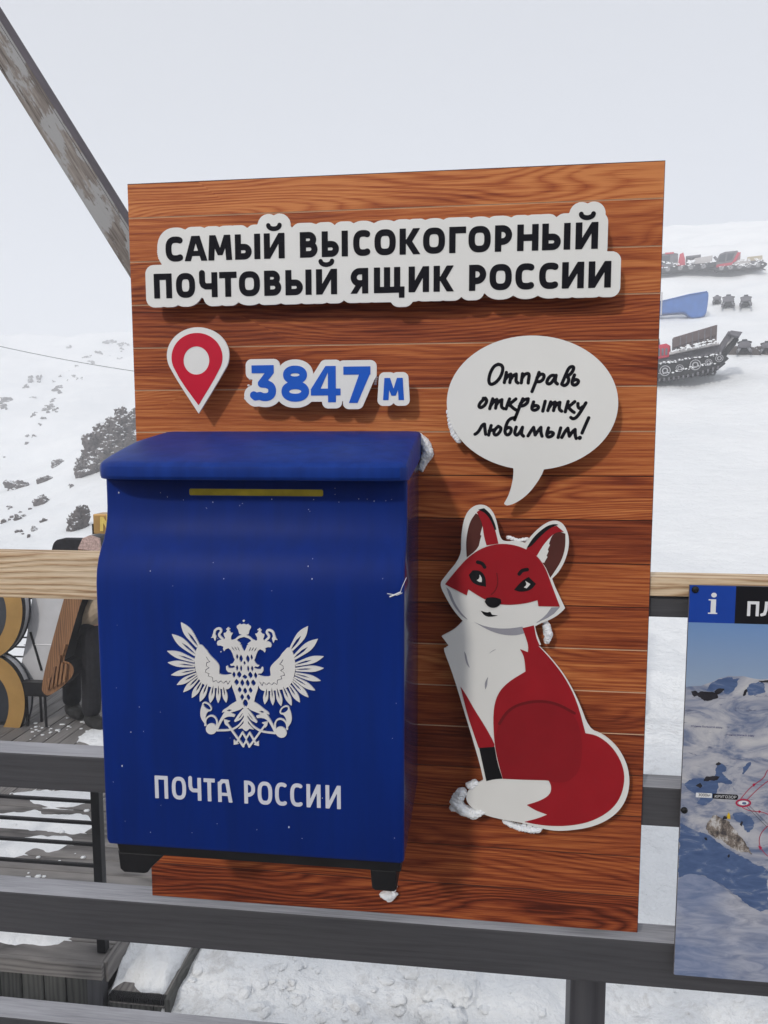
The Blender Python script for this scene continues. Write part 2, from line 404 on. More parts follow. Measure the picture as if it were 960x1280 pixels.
def flat_mesh(sdf, bounds, res, depth, bev=0, holes=True, tol=None, name='flat'):
    """sdf(X,Z) in the board plane -> a plate whose front face lies at local y=0 and whose back lies at y=depth"""
    x0, x1, z0, z1 = bounds; pad = res * 3
    xs = np.arange(x0 - pad, x1 + pad, res); zs = np.arange(z0 - pad, z1 + pad, res)
    X, Z = np.meshgrid(xs, zs); L = contours(sdf(X, Z), xs, zs)
    L = [l for l in L if len(l) > 5 and abs(area(l)) > (res * 2.2) ** 2]
    if not holes:
        big = max(L, key=lambda l: abs(area(l))); sg = area(big) > 0
        L = [l for l in L if (area(l) > 0) == sg]
    V2, E2 = [], []
    for l in L:
        l = simplify(l, tol or res * .12); n0 = len(V2); k = len(l)
        V2 += [Vector((float(q[0]), float(q[1]))) for q in l]; E2 += [(n0 + i, n0 + (i + 1) % k) for i in range(k)]
    vo, eo, fo, *_ = delaunay_2d_cdt(V2, E2, [], 1, 1e-7)
    n = len(vo); vs = [(v.x, 0, v.y) for v in vo] + [(v.x, depth, v.y) for v in vo]
    cnt = {}
    fo = [tuple(f) for f in fo]
    if holes and fo:
        ce = np.array([[sum(vo[i].x for i in f) / len(f), sum(vo[i].y for i in f) / len(f)] for f in fo])
        inside = sum(poly_in(l, ce) for l in L) % 2 == 1; fo = [f for f, k in zip(fo, inside) if k]
    for f in fo:
        for i in range(len(f)): cnt[(f[i], f[(i + 1) % len(f)])] = 1
    fs = [f for f in fo] + [tuple(i + n for i in f[::-1]) for f in fo]
    fs += [(a, a + n, b + n, b) for (a, b) in cnt if (b, a) not in cnt]
    me = bpy.data.meshes.new(name); me.from_pydata(vs, [], fs)
    bm = bmesh.new(); bm.from_mesh(me); bmesh.ops.recalc_face_normals(bm, faces=bm.faces[:]); bm.to_mesh(me); bm.free()
    me.update(); return me
def bounds_of(lists, pad=0):
    a = np.array([q for l in lists for q in l]); return a[:, 0].min() - pad, a[:, 0].max() + pad, a[:, 1].min() - pad, a[:, 1].max() + pad
def put(name, me, Y, mat, parent=None, **kw):
    me.transform(Matrix.Translation((0, Y, 0))); return link(name, me, mat, parent, **kw)
def onb(p, Y, f=None):
    """pixel list -> (X,Z) on the vertical plane Y"""
    out = []
    for q in p:
        if f: q = f(*q)
        w = at(q[0], q[1], Y); out.append((w[0], w[2]))
    return out
def union(parts):
    def g(X, Z):
        d = None
        for k in parts:
            e = sd_poly(k[1], X, Z) if k[0] == 'P' else sd_stroke(k[1], k[2], X, Z)
            if k[0] == 'P' and len(k) > 2: e = e - k[2]
            d = e if d is None else np.minimum(d, e)
        return d
    return g
def minus(a, b): return lambda X, Z: np.maximum(a(X, Z), -b(X, Z))

# ------------------------------------------------------------------ letter shapes
def R_(xa, xb, za, zb): return ('P', [(xa, za), (xb, za), (xb, zb), (xa, zb)])
def sup(cx, cz, rx, rz, a0, a1, n=40, e=2.7):
    out = []
    for t in np.linspace(a0, a1, n):
        c, s = math.cos(t), math.sin(t)
        out.append((cx + rx * math.copysign(abs(c) ** (2 / e), c), cz + rz * math.copysign(abs(s) ** (2 / e), s)))
    return out
def glyph(ch, x0, x1, z0, h, t):
    w = x1 - x0; z1 = z0 + h; cx = (x0 + x1) / 2; cz = z0 + h / 2; k = t / 2
    q = lambda f: z0 + f * h
    p = []
    def bowl(xs, xe, za, zb, r=None):
        r = r or min((zb - za) / 2, (xe - xs) * .75)
        arc = [(xe - r + r * math.sin(a), zb - r + r * math.cos(a)) for a in np.linspace(0, PI / 2, 8)]
        arc2 = [(xe - r + r * math.cos(a), za + r - r * math.sin(a)) for a in np.linspace(0, PI / 2, 8)]
        return ('S', [(xs, zb)] + arc + arc2 + [(xs, za)], t)
    def diag(xa, za, xb, zb, wd): return ('P', [(xa - wd / 2, za), (xa + wd / 2, za), (xb + wd / 2, zb), (xb - wd / 2, zb)])
    if ch == 'О': p = [('S', sup(cx, cz, w / 2 - k, h / 2 - k, 0, 2 * PI, 60), t)]
    elif ch == 'С': p = [('S', sup(x0 + w * .56, cz, w * .56 - k, h / 2 - k, math.radians(62), math.radians(298), 44), t)]
    elif ch == 'П': p = [R_(x0, x0 + t, z0, z1), R_(x1 - t, x1, z0, z1), R_(x0, x1, z1 - t, z1)]
    elif ch == 'Г': p = [R_(x0, x0 + t, z0, z1), R_(x0, x1, z1 - t, z1)]
    elif ch == 'Т': p = [R_(x0, x1, z1 - t, z1), R_(cx - k, cx + k, z0, z1)]
    elif ch == 'Н': p = [R_(x0, x0 + t, z0, z1), R_(x1 - t, x1, z0, z1), R_(x0, x1, cz - k, cz + k)]
    elif ch == 'Ч': p = [R_(x1 - t, x1, z0, z1), ('S', [(x0 + k, z1 - k * .2), (x0 + k, q(.62)), (x0 + k + w * .06, q(.5)), (x0 + k + w * .2, q(.44)), (x1 - k, q(.44))], t)]
    elif ch in 'ИЙ':
        p = [R_(x0, x0 + t, z0, z1), R_(x1 - t, x1, z0, z1), ('P', [(x0, z0), (x0 + t, z0), (x1, z1), (x1 - t, z1)]), ('P', [(x0 + t * .5, z0), (x0 + t * 1.25, z0 + h * .12), (x1 - t * .5, z1), (x1 - t * 1.25, z1 - h * .12)])]
        if ch == 'Й': p.append(('S', [(cx + w * .27 * math.cos(a), z1 + h * .31 + h * .14 * math.sin(a)) for a in np.linspace(PI, 2 * PI, 12)], t * .72))
    elif ch == 'А': p = [diag(x0 + k, z0, cx - k * .35, z1, t * 1.05), diag(x1 - k, z0, cx + k * .35, z1, t * 1.05), R_(x0 + w * .24, x1 - w * .24, q(.2), q(.2) + t * .8)]
    elif ch == 'а2': p = [R_(x0, x0 + t, z0, z1 - h * .12), ('S', [(x0 + k, z0 + h * .7), (x0 + k, z1 - h * .22), (x0 + w * .3, z1 - k), (x0 + w * .55, z1 - k)], t), diag(x1 - k, z0, x0 + w * .62, z1, t), R_(x0, x1 - w * .22, q(.28), q(.28) + t * .8)]
    elif ch == 'М': p = [('P', [(x0, z0), (x0 + t, z0), (x0 + t * 1.25, z1), (x0 + t * .25, z1)]), ('P', [(x1, z0), (x1 - t, z0), (x1 - t * 1.25, z1), (x1 - t * .25, z1)]), ('P', [(x0 + t * .25, z1), (x0 + t * 1.3, z1), (cx + k * .8, q(.2)), (cx - k * .8, q(.2))]), ('P', [(x1 - t * .25, z1), (x1 - t * 1.3, z1), (cx - k * .8, q(.2)), (cx + k * .8, q(.2))])]
    elif ch == 'Ы':
        xb = x1 - t * 1.45
        p = [R_(x0, x0 + t, z0, z1), R_(x1 - t, x1, z0, z1), bowl(x0 + k, xb - k, z0 + k, q(.62) - k)]
    elif ch == 'В': p = [R_(x0, x0 + t, z0, z1), bowl(x0 + k, x1 - k * 1.4, q(.52), z1 - k), bowl(x0 + k, x1 - k, z0 + k, q(.52))]
    elif ch == 'Р': p = [R_(x0, x0 + t, z0, z1), bowl(x0 + k, x1 - k, q(.38), z1 - k)]
    elif ch == 'Я':
        b = bowl(x0 + k, x1 - k, q(.40), z1 - k); b = ('S', [(x0 + x1 - a, c) for a, c in b[1]], t)
        p = [R_(x1 - t, x1, z0, z1), b, diag(x0 + k, z0, x0 + w * .55, q(.42), t * 1.05)]
    elif ch == 'К': p = [R_(x0, x0 + t, z0, z1), ('P', [(x0 + t * .8, q(.46)), (x0 + t * 1.9, q(.46)), (x1, z1), (x1 - t * 1.12, z1)]), ('P', [(x0 + t * .8, q(.52)), (x0 + t * 1.9, q(.54)), (x1 + t * .05, z0), (x1 - t * 1.1, z0)]), R_(x0, x0 + t * 1.6, q(.42), q(.58))]
    elif ch == 'Щ': p = [R_(x0, x0 + t, z0, z1), R_(x0 + w * .43 - k, x0 + w * .43 + k, z0, z1), R_(x0 + w * .86 - t, x0 + w * .86, z0, z1), R_(x0, x1, z0, z0 + t * .95), R_(x1 - t * .9, x1, z0 - h * .2, z0 + t * .9)]
    elif ch == 'Л': p = [R_(x1 - t, x1, z0, z1), R_(x0 + w * .28, x1, z1 - t, z1), ('S', [(x0 + w * .28 + k, z1 - k), (x0 + w * .26 + k, q(.45)), (x0 + w * .16 + k, z0 + k * 1.6), (x0 + k * .6, z0 + k)], t)]
    elif ch == '3': p = [R_(x0 + w * .02, x1 - w * .08, z1 - t, z1), ('P', [(x1 - w * .08, z1), (x1 - w * .08, z1 - t), (x0 + w * .62, q(.53)), (x0 + w * .27, q(.53)), (x0 + w * .55, z1 - t)]), ('S', [(x0 + w * .42, q(.60) - k), (x0 + w * .62, q(.59) - k)] + sup(x0 + w * .55, z0 + h * .29, w * .45 - k, h * .29 - k, math.radians(70), math.radians(-130), 20, 2.3) + [(x0 + w * .16, z0 + k * 1.15), (x0 + k * .6, z0 + k * 1.5)], t)]
    elif ch == '8': p = [('S', sup(cx, q(.745), w * .44 - k, h * .255 - k * .95, 0, 2 * PI, 44, 2.2), t * .95), ('S', sup(cx, q(.285), w * .5 - k, h * .285 - k, 0, 2 * PI, 44, 2.2), t)]
    elif ch == '4': p = [R_(x0 + w * .58, x0 + w * .58 + t, z0, z1), R_(x0, x1, q(.19), q(.19) + t * .85), ('P', [(x0, q(.19)), (x0, q(.36)), (x0 + w * .5, z1), (x0 + w * .58 + t * .5, z1), (x0 + w * .58, q(.83)), (x0 + w * .32, q(.36))])]
    elif ch == '7': p = [R_(x0, x1, z1 - t, z1), ('P', [(x1, z1), (x1, z1 - t * .8), (x0 + w * .52, z0), (x0 + w * .2, z0), (x1 - w * .42, z1 - t)])]
    return p
def parts_bounds(pp, pad):
    return bounds_of([k[1] for k in pp], pad + max([float(np.max(k[2])) / 2 for k in pp if k[0] == 'S'] + [0]))

# ------------------------------------------------------------------ terrain
def tanel(py): return (545 - py) / F
PROF_L = [(0, -1.6), (4, -2.0), (12, -2.4), (25, -2.2), (40, -2.6), (55, -2.5), (66, -3.0), (80, -4.5), (100, -3.0), (150, 8.0), (210, 21.0), (262, 32.5), (300, 34), (430, 20)]
PROF_M = [(0, -1.35), (2.6, -1.26), (4.5, -1.22), (8, -1.45), (12, -1.9), (25, -1.8), (40, -.8), (55, 0.6), (66, 1.6), (80, 1.0), (100, 1.0), (150, 12.0), (210, 25.0), (262, 36.0), (300, 38), (430, 25)]
PROF_R = [(0, -1.4), (3.5, -1.27), (7.5, -1.22), (10.5, -.92), (14, -.45), (20, .6), (30, 2.6), (38, 4.6), (50, 7.6), (60, 10.4), (75, 15.0), (90, 21.2), (100, 24.0), (130, 33), (180, 45.5), (262, 56), (470, 58)]
PROF_B = [(0, -1.5), (8, -1.6), (30, -2.5), (80, -6), (200, -6), (430, -4)]
def prof(P, d):
    a = np.array(P); return np.interp(d, a[:, 0], a[:, 1])
def sstep(a, b, x):
    t = np.clip((x - a) / (b - a), 0, 1); return t * t * (3 - 2 * t)
_nt = np.random.RandomState(3); _ng = _nt.rand(64, 64)
def vnoise(x, y):
    xi, yi = np.floor(x).astype(int), np.floor(y).astype(int); fx, fy = x - xi, y - yi
    fx = fx * fx * (3 - 2 * fx); fy = fy * fy * (3 - 2 * fy); g = lambda a, b: _ng[a % 64, b % 64]
    return (g(xi, yi) * (1 - fx) + g(xi + 1, yi) * fx) * (1 - fy) + (g(xi, yi + 1) * (1 - fx) + g(xi + 1, yi + 1) * fx) * fy - .5
def fbm(x, y, o=4, g=.5):
    s = 0; a = 1
    for i in range(o): s = s + a * vnoise(x * 2 ** i + 17.3 * i, y * 2 ** i + 5.1 * i); a *= g
    return s
def ground(x, y):
    x = np.asarray(x, float); y = np.asarray(y, float)
    dx, dy = x - CAM[0], y - CAM[1]; d = np.hypot(dx, dy)
    phi = np.degrees(np.arctan2(dx, dy)) + 6.95          # azimuth about the camera's heading
    phi = (phi + 180) % 360 - 180
    zl, zm, zr, zb = prof(PROF_L, d), prof(PROF_M, d), prof(PROF_R, d), prof(PROF_B, d)
    t1 = sstep(-29, -18.5, phi); t2 = sstep(-17, 14, phi)
    z = zl * (1 - t1) + zm * t1; z = z * (1 - t2) + zr * t2
    tb = sstep(70, 110, np.abs(phi)); z = z * (1 - tb) + zb * tb
    nearx = sstep(2.0, 4.0, d) * (1 - sstep(9, 16, d))
    z = z + fbm(x * .9, y * .9, 4, .55) * .13 * (.35 + nearx)
    z = z + fbm(x * 4.1, y * 4.1, 4, .6) * .055 * nearx + fbm(x * 13, y * 13, 3, .6) * .018 * nearx
    z = z + .12 * np.exp(-(((x + 1.0) / .45) ** 2 + ((y - 2.3) / .8) ** 2)) * (x > -1.33)
    z = z + fbm(x * .11, y * .11, 4) * np.clip(d - 12, 0, 60) * .022
    z = z + fbm(x * .55 + 9, y * .55, 4, .55) * np.clip(d - 6, 0, 25) * .007
    z = z + fbm(x * .03 + 4, y * .03, 4) * np.clip(d - 60, 0, 200) * .028
    # snow banked up against the foot of the steps
    return z
def ground_hit(px, py, lo=2.0, hi=420.0):
    dr = ray(px, py); h = math.hypot(dr[0], dr[1])
    for _ in range(3):
        ds = np.geomspace(lo, hi, 300); p = CAM + dr * (ds / h)[:, None]; k = np.nonzero(p[:, 2] < ground(p[:, 0], p[:, 1]))[0]
        if len(k) == 0: return CAM + dr * 300 / h
        i = max(int(k[0]), 1); lo, hi = ds[i - 1], ds[i]
    return CAM + dr * hi / h
def build_ground():
    rs = np.concatenate([[0.4], np.geomspace(1.5, 14, 150), np.geomspace(14.2, 470, 190)])
    fine = np.radians(np.concatenate([np.linspace(-34, 34, 300) - 6.95]))
    rest = np.radians(np.linspace(34 - 6.95, 326 - 6.95, 90)[1:-1])
    th = np.concatenate([fine, rest]); Rr, Th = np.meshgrid(rs, th, indexing='ij')
    X = CAM[0] + Rr * np.sin(Th); Y = CAM[1] + Rr * np.cos(Th); Z = ground(X, Y)
    nr, nt = Rr.shape; v = np.stack([X, Y, Z], -1).reshape(-1, 3)
    fs = []
    for i in range(nr - 1):
        a = i * nt + np.arange(nt); b = i * nt + (np.arange(nt) + 1) % nt
        fs.append(np.stack([a, a + nt, b + nt, b], 1))
    fs = np.concatenate(fs)
    me = bpy.data.meshes.new('snow_ground'); me.from_pydata(v.tolist(), [], fs.tolist()); me.update()
    o = link('snow_ground', me, ['snow', 'slush'], kind='structure', smooth=True)
    c = v[fs].mean(1); dd = np.hypot(c[:, 0] - CAM[0], c[:, 1] - CAM[1])
    me.polygons.foreach_set('material_index', ((dd < 9)).astype(np.int32))
    return o
build_ground()

# camera-side viewing deck the railing stands on
VD = box('viewing_deck', (-8, -9.4, -.34), (8, -.02, -.06), 'fascia', kind='structure', bev=0)
for i in range(52):
    x = -8 + i * .305
    p = box('plank', (x, -9.0, -.055), (x + .292, -.02, -.0), 'deck', VD, bev=.004, seg=1); p['tone'] = random.uniform(-.5, .6)

# unseen timber block added behind the viewer: it keeps the open sky off the things that face it
def sky_block():
    root = empty('added_sky_block', (0, -9.2, 0), 'dark timber clad block added out of view to hold back sky light', 'light_blocker')
    y = -9.0
    for z in np.arange(0, 2.75, .19):
        for x0, x1 in ((-8, -1.9), (-.1, 8)): box('cladding_board', (x0, y - .05 - .01, z), (x1, y - .05, z + .183), 'fascia', root, bev=.004, seg=1)
    box('wall', (-8, y - .4, -.06), (8, y - .062, 2.85), 'fascia', root, bev=0)
    d = box('door', (-1.88, y - .06, 0), (-.12, y - .03, 2.3), 'brown_slat', root); box('pane', (-1.6, y - .028, 1.0), (-.4, y - .02, 2.1), 'dark_glass', d)
    box('lintel', (-1.9, y - .06, 2.32), (-.1, y - .02, 2.84), 'fascia', root)
    for x in (-6.5, -4.2, 1.4, 3.8, 6.0):
        w = box('window', (x - .75, y - .049, 1.0), (x + .75, y - .01, 2.3), 'greypost', root); box('pane', (x - .66, y - .008, 1.08), (x + .66, y - .004, 2.22), 'dark_glass', w)
    prism('roof', [(y + .35, 2.83), (y + .35, 2.95), (y - 2.5, 3.3), (y - 2.5, 3.15), (y - .4, 2.86)], -8.5, 8.5, 'greyrail', root)
sky_block()

# ------------------------------------------------------------------ railing
RY0, RY1 = .009, .068
rail = empty('wooden_railing', (0, .04, -.3), 'grey stained timber railing behind the mailbox board with a pale unpainted top beam', 'railing')
def zf(px, py): return at(px, py, RY0)[2]
zr = [(zf(0, 984), zf(0, 940)), (zf(0, 1165), zf(0, 1114)), (.20, zf(0, 1258) - .025)]
for (a, b), nm in zip(zr, ('mid', 'low', 'foot')):
    worn(box('rail', (-2.6, RY0, a), (2.6, RY1, b), 'greyrail', rail, bev=.004))
zt0, zt1 = zf(0, 747), zf(0, 691.5)
box('top_beam', (-2.6, RY0, zt0), (.02, RY1, zt1), 'rawbeam', rail, bev=.004, label='pale unpainted new timber beam')
zc0, zc1 = zf(811, 745), zf(811, 722)
box('cap_rail', (.024, RY0 - .0008, zc0), (2.6, RY1 + .005, zc1), 'rawbeam', rail, bev=.003)
box('rail', (.024, RY0 + .012, zf(811, 773)), (2.6, RY1, zc0 - .001), 'greyrail', rail, bev=.003)
pxa, pxb = at(713, 1225, .07)[0], at(758, 1225, .07)[0]
box('post', (pxa, .070, -1.6), (pxb, .14, zt0), 'greypost', rail, bev=.004)
for x in (-2.4, 2.3): box('post', (x, .070, -1.6), (x + .075, .14, zt0), 'greypost', rail, bev=.004)

# weathered diagonal brace fixed to the back of the railing
def brace():
    Y0, Y1 = .10, .175
    a0, a1 = at(0, 88, Y0), at(165, 352, Y0); b0, b1 = at(0, 27, Y0), at(163, 298, Y0)
    d = (a1 - a0); d /= np.linalg.norm(d); n = (b0 - a0) - ((b0 - a0) @ d) * d; w = np.linalg.norm(n); n /= w
    A = a0 - d * 1.3; B = a0 + d * 1.62
    X = Vector(d); Zv = Vector(n); Yv = Vector((0, 1, 0))
    L = float(np.linalg.norm(B - A)); bm = bmesh.new()
    bm_box(bm, (0, 0, 0), (L, Y1 - Y0, w)); bmesh.ops.bevel(bm, geom=bm.edges[:], offset=.004, segments=2, affect='EDGES')
    for f in bm.faces: f.material_index = 1 if f.normal.z > .7 else 0
    o = link('timber_brace', mesh_of(bm), ['weathered', 'plum'], label='weathered diagonal timber with flaking grey paint behind the board', cat='timber')
    o.matrix_world = Matrix(((X.x, Yv.x, Zv.x, A[0]), (X.y, Yv.y, Zv.y, A[1]), (X.z, Yv.z, Zv.z, A[2]), (0, 0, 0, 1)))
brace()

# ------------------------------------------------------------------ display board
BZ, BH = 0.62386, 1.45888
board = empty('display_board', (0, 0, BZ), 'tall red brown wood plank board carrying the mailbox and cut-out signs', 'board')
box('backing', (-.5015, .0012, BZ - .001), (.5015, .0075, BZ + BH + .0015), 'backing', board, bev=0)
lines = [1.395 - .0825 * i for i in range(17)]
edges = [BH] + lines + [0.0]
pale = {0: 1, 1: 1, 2: 1, 3: .8, 5: 1, 8: 0, 9: 0, 10: 1, 11: 1, 12: 1, 4: 1}
tones = [-.6, -.25, .0, .2, .05, -.45, -.3, .05, .4, -.05, .3, -.2, .15, .6, .2, .4, .25, .65]
for i in range(18):
    z1, z0 = BZ + edges[i], BZ + edges[i + 1]
    bm = bmesh.new(); bm_box(bm, (-.5, -.0022, z0 + .0002), (.5, .001, z1 - .0002))
    top = [e for e in bm.edges if all(v.co.y < 0 for v in e.verts) and all(abs(v.co.z - (z1 - .0002)) < 1e-5 for v in e.verts)]
    bot = [e for e in bm.edges if all(v.co.y < 0 for v in e.verts) and all(abs(v.co.z - (z0 + .0002)) < 1e-5 for v in e.verts)]
    bmesh.ops.bevel(bm, geom=top + bot, offset=.0009, segments=1, affect='EDGES')
    bm.normal_update()
    for f in bm.faces:
        if f.normal.y < -.3 and abs(f.normal.z) > .3: f.material_index = 1 if (pale.get(i - 1 if f.normal.z > 0 else i, .0)) else 2
    o = link('plank', mesh_of(bm), ['plank', 'joint', 'joint_dark'], board); o['tone'] = tones[i]; o['swirl'] = {0: .9, 2: .4, 3: .5, 4: .3, 7: .8, 11: .7, 14: .3, 16: .5, 17: 1.0}.get(i, 0.0)

# ------------------------------------------------------------------ cut-out signs standing off the board
TS = .036; PT = .004
PY = -.0022 - TS - PT            # front face of the cut-out plates
def spacers(parent, pts):
    for x, z in pts:
        bm = bmesh.new(); bmesh.ops.create_cone(bm, cap_ends=True, segments=14, radius1=.008, radius2=.008, depth=TS - .0008)
        bmesh.ops.rotate(bm, verts=bm.verts, cent=(0, 0, 0), matrix=Matrix.Rotation(PI / 2, 3, 'X')); bmesh.ops.translate(bm, verts=bm.verts, vec=(x, -.0026 - (TS - .0008) / 2, z))
        link('spacer', mesh_of(bm), 'steel', parent)

def text_sign():
    c5 = lambda x, y: (160 + x / 2.8235, 220 + y / 2.8235); c6 = lambda x, y: (480 + x / 2.6667, 220 + y / 2.6667)
    l1 = [('С', 133, 197, c5), ('А', 200, 279, c5), ('М', 283, 367, c5), ('Ы', 378, 467, c5), ('Й', 480, 553, c5), ('В', 607, 669, c5), ('Ы', 684, 776, c5), ('С', 795, 858, c5), ('О', 870, 945, c5), ('К', 52, 120, c6), ('О', 130, 203, c6), ('Г', 217, 273, c6), ('О', 281, 355, c6), ('Р', 369, 426, c6), ('Н', 443, 514, c6), ('Ы', 526, 620, c6), ('Й', 637, 712, c6)]
    l2 = [('П', 92, 155, c5), ('О', 170, 237, c5), ('Ч', 252, 316, c5), ('Т', 323, 384, c5), ('О', 392, 466, c5), ('В', 481, 541, c5), ('Ы', 556, 648, c5), ('Й', 664, 738, c5), ('Я', 786, 848, c5), ('Щ', 868, 976, c5), ('И', 82, 150, c6), ('К', 165, 232, c6), ('Р', 283, 340, c6), ('О', 351, 425, c6), ('С', 437, 503, c6), ('С', 516, 583, c6), ('И', 592, 665, c6), ('И', 680, 755, c6)]
    z1, z2, h = 1.9255, 1.8585, .0455
    G = []
    for row, z in ((l1, z1), (l2, z2)):
        for ch, a, b, c in row:
            pa, pb = c(a, 260 if z == z1 else 390), c(b, 260 if z == z1 else 390)
            G.append((ch, glyph(ch, at(*pa, PY)[0], at(*pb, PY)[0], z, h, h * .25)))
    allp = [k for _, g in G for k in g]
    f = union(allp); off = .0165
    me = flat_mesh(lambda X, Z: f(X, Z) - off, parts_bounds(allp, .03), .0016, PT, .0005, holes=False)
    p = put('headline_sign', me, PY, 'panel', label='white two line headline panel with bold black capitals at the board top', cat='sign')
    for ch, g in G:
        put('letter', flat_mesh(union(g), parts_bounds(g, .006), .0006, .0012, .0002), PY - .0008, 'ink', p)
    spacers(p, [(-.35, 1.9), (-.1, 1.9), (.12, 1.9), (.36, 1.9)])
text_sign()

def pin_sign():
    c = lambda x, y: (180 + x / 2.667, 400 + y / 2.667)
    def drop(cx, cy, rx, ry, tip, c): # round head running down to a point
        e = ell(cx, cy, rx, ry, 40, math.radians(-205), math.radians(25)); return onb([c(*q) for q in e] + [c(cx + rx * .62, cy + ry * .98), c(*tip), c(cx - rx * .62, cy + ry * .98)], PY)
    o = smooth(drop(180, 118, 104, 94, (182, 312), c), 1); q = smooth(drop(177, 125, 85, 82, (182, 284), c), 1)
    p = put('location_pin_sign', flat_mesh(union([('P', o)]), bounds_of([o]), .0008, PT, .0005), PY, 'panel', label='white edged crimson map pin cut-out with a white round centre', cat='sign')
    hole = onb([c(*k) for k in ell(175, 135, 43, 47, 40)], PY)
    f = minus(union([('P', q)]), union([('P', hole)]))
    put('pin_shape', flat_mesh(f, bounds_of([q]), .0007, .001, .0002), PY - .0007, 'red', p)
    w = at(*c(178, 150), PY); spacers(p, [(w[0] + .005, w[2])])
pin_sign()

def number_signs():
    c = lambda x, y: (180 + x / 2.667, 400 + y / 2.667)
    zt, zb = at(*c(450, 150), PY)[2], at(*c(450, 270), PY)[2]; h = zt - zb
    G = [(ch, glyph(ch, at(*c(a, 210), PY)[0], at(*c(b, 210), PY)[0], zb - .0015 * i, h, h * .222)) for i, (ch, a, b) in enumerate((('3', 358, 440), ('8', 458, 550), ('4', 556, 655), ('7', 665, 755)))]
    ap = [k for _, g in G for k in g]; f = union(ap)
    p = put('altitude_sign', flat_mesh(lambda X, Z: f(X, Z) - .0115, parts_bounds(ap, .02), .0012, PT, .0005, holes=False), PY, 'panel', label='white cut-out with the blue number 3847 above the mailbox', cat='sign')
    for ch, g in G: put('digit', flat_mesh(union(g), parts_bounds(g, .006), .0007, .0012, .0002), PY - .0008, 'num_blue', p)
    spacers(p, [((ap[0][1][0][0] + .02), zb + .03), (at(*c(640, 210), PY)[0], zb + .03)])
    zb2, zt2 = at(*c(832, 267), PY)[2], at(*c(832, 193), PY)[2]
    g = glyph('М', at(*c(797, 230), PY)[0], at(*c(867, 230), PY)[0], zb2, zt2 - zb2, (zt2 - zb2) * .25); f2 = union(g)
    p = put('metre_sign', flat_mesh(lambda X, Z: f2(X, Z) - .0105, parts_bounds(g, .02), .001, PT, .0005, holes=False), PY, 'panel', label='small white cut-out with a blue letter м right of 3847', cat='sign')
    put('letter', flat_mesh(f2, parts_bounds(g, .006), .0006, .0012, .0002), PY - .0008, 'num_blue', p)
    w = at(*c(832, 230), PY); spacers(p, [(w[0], w[2])])
number_signs()

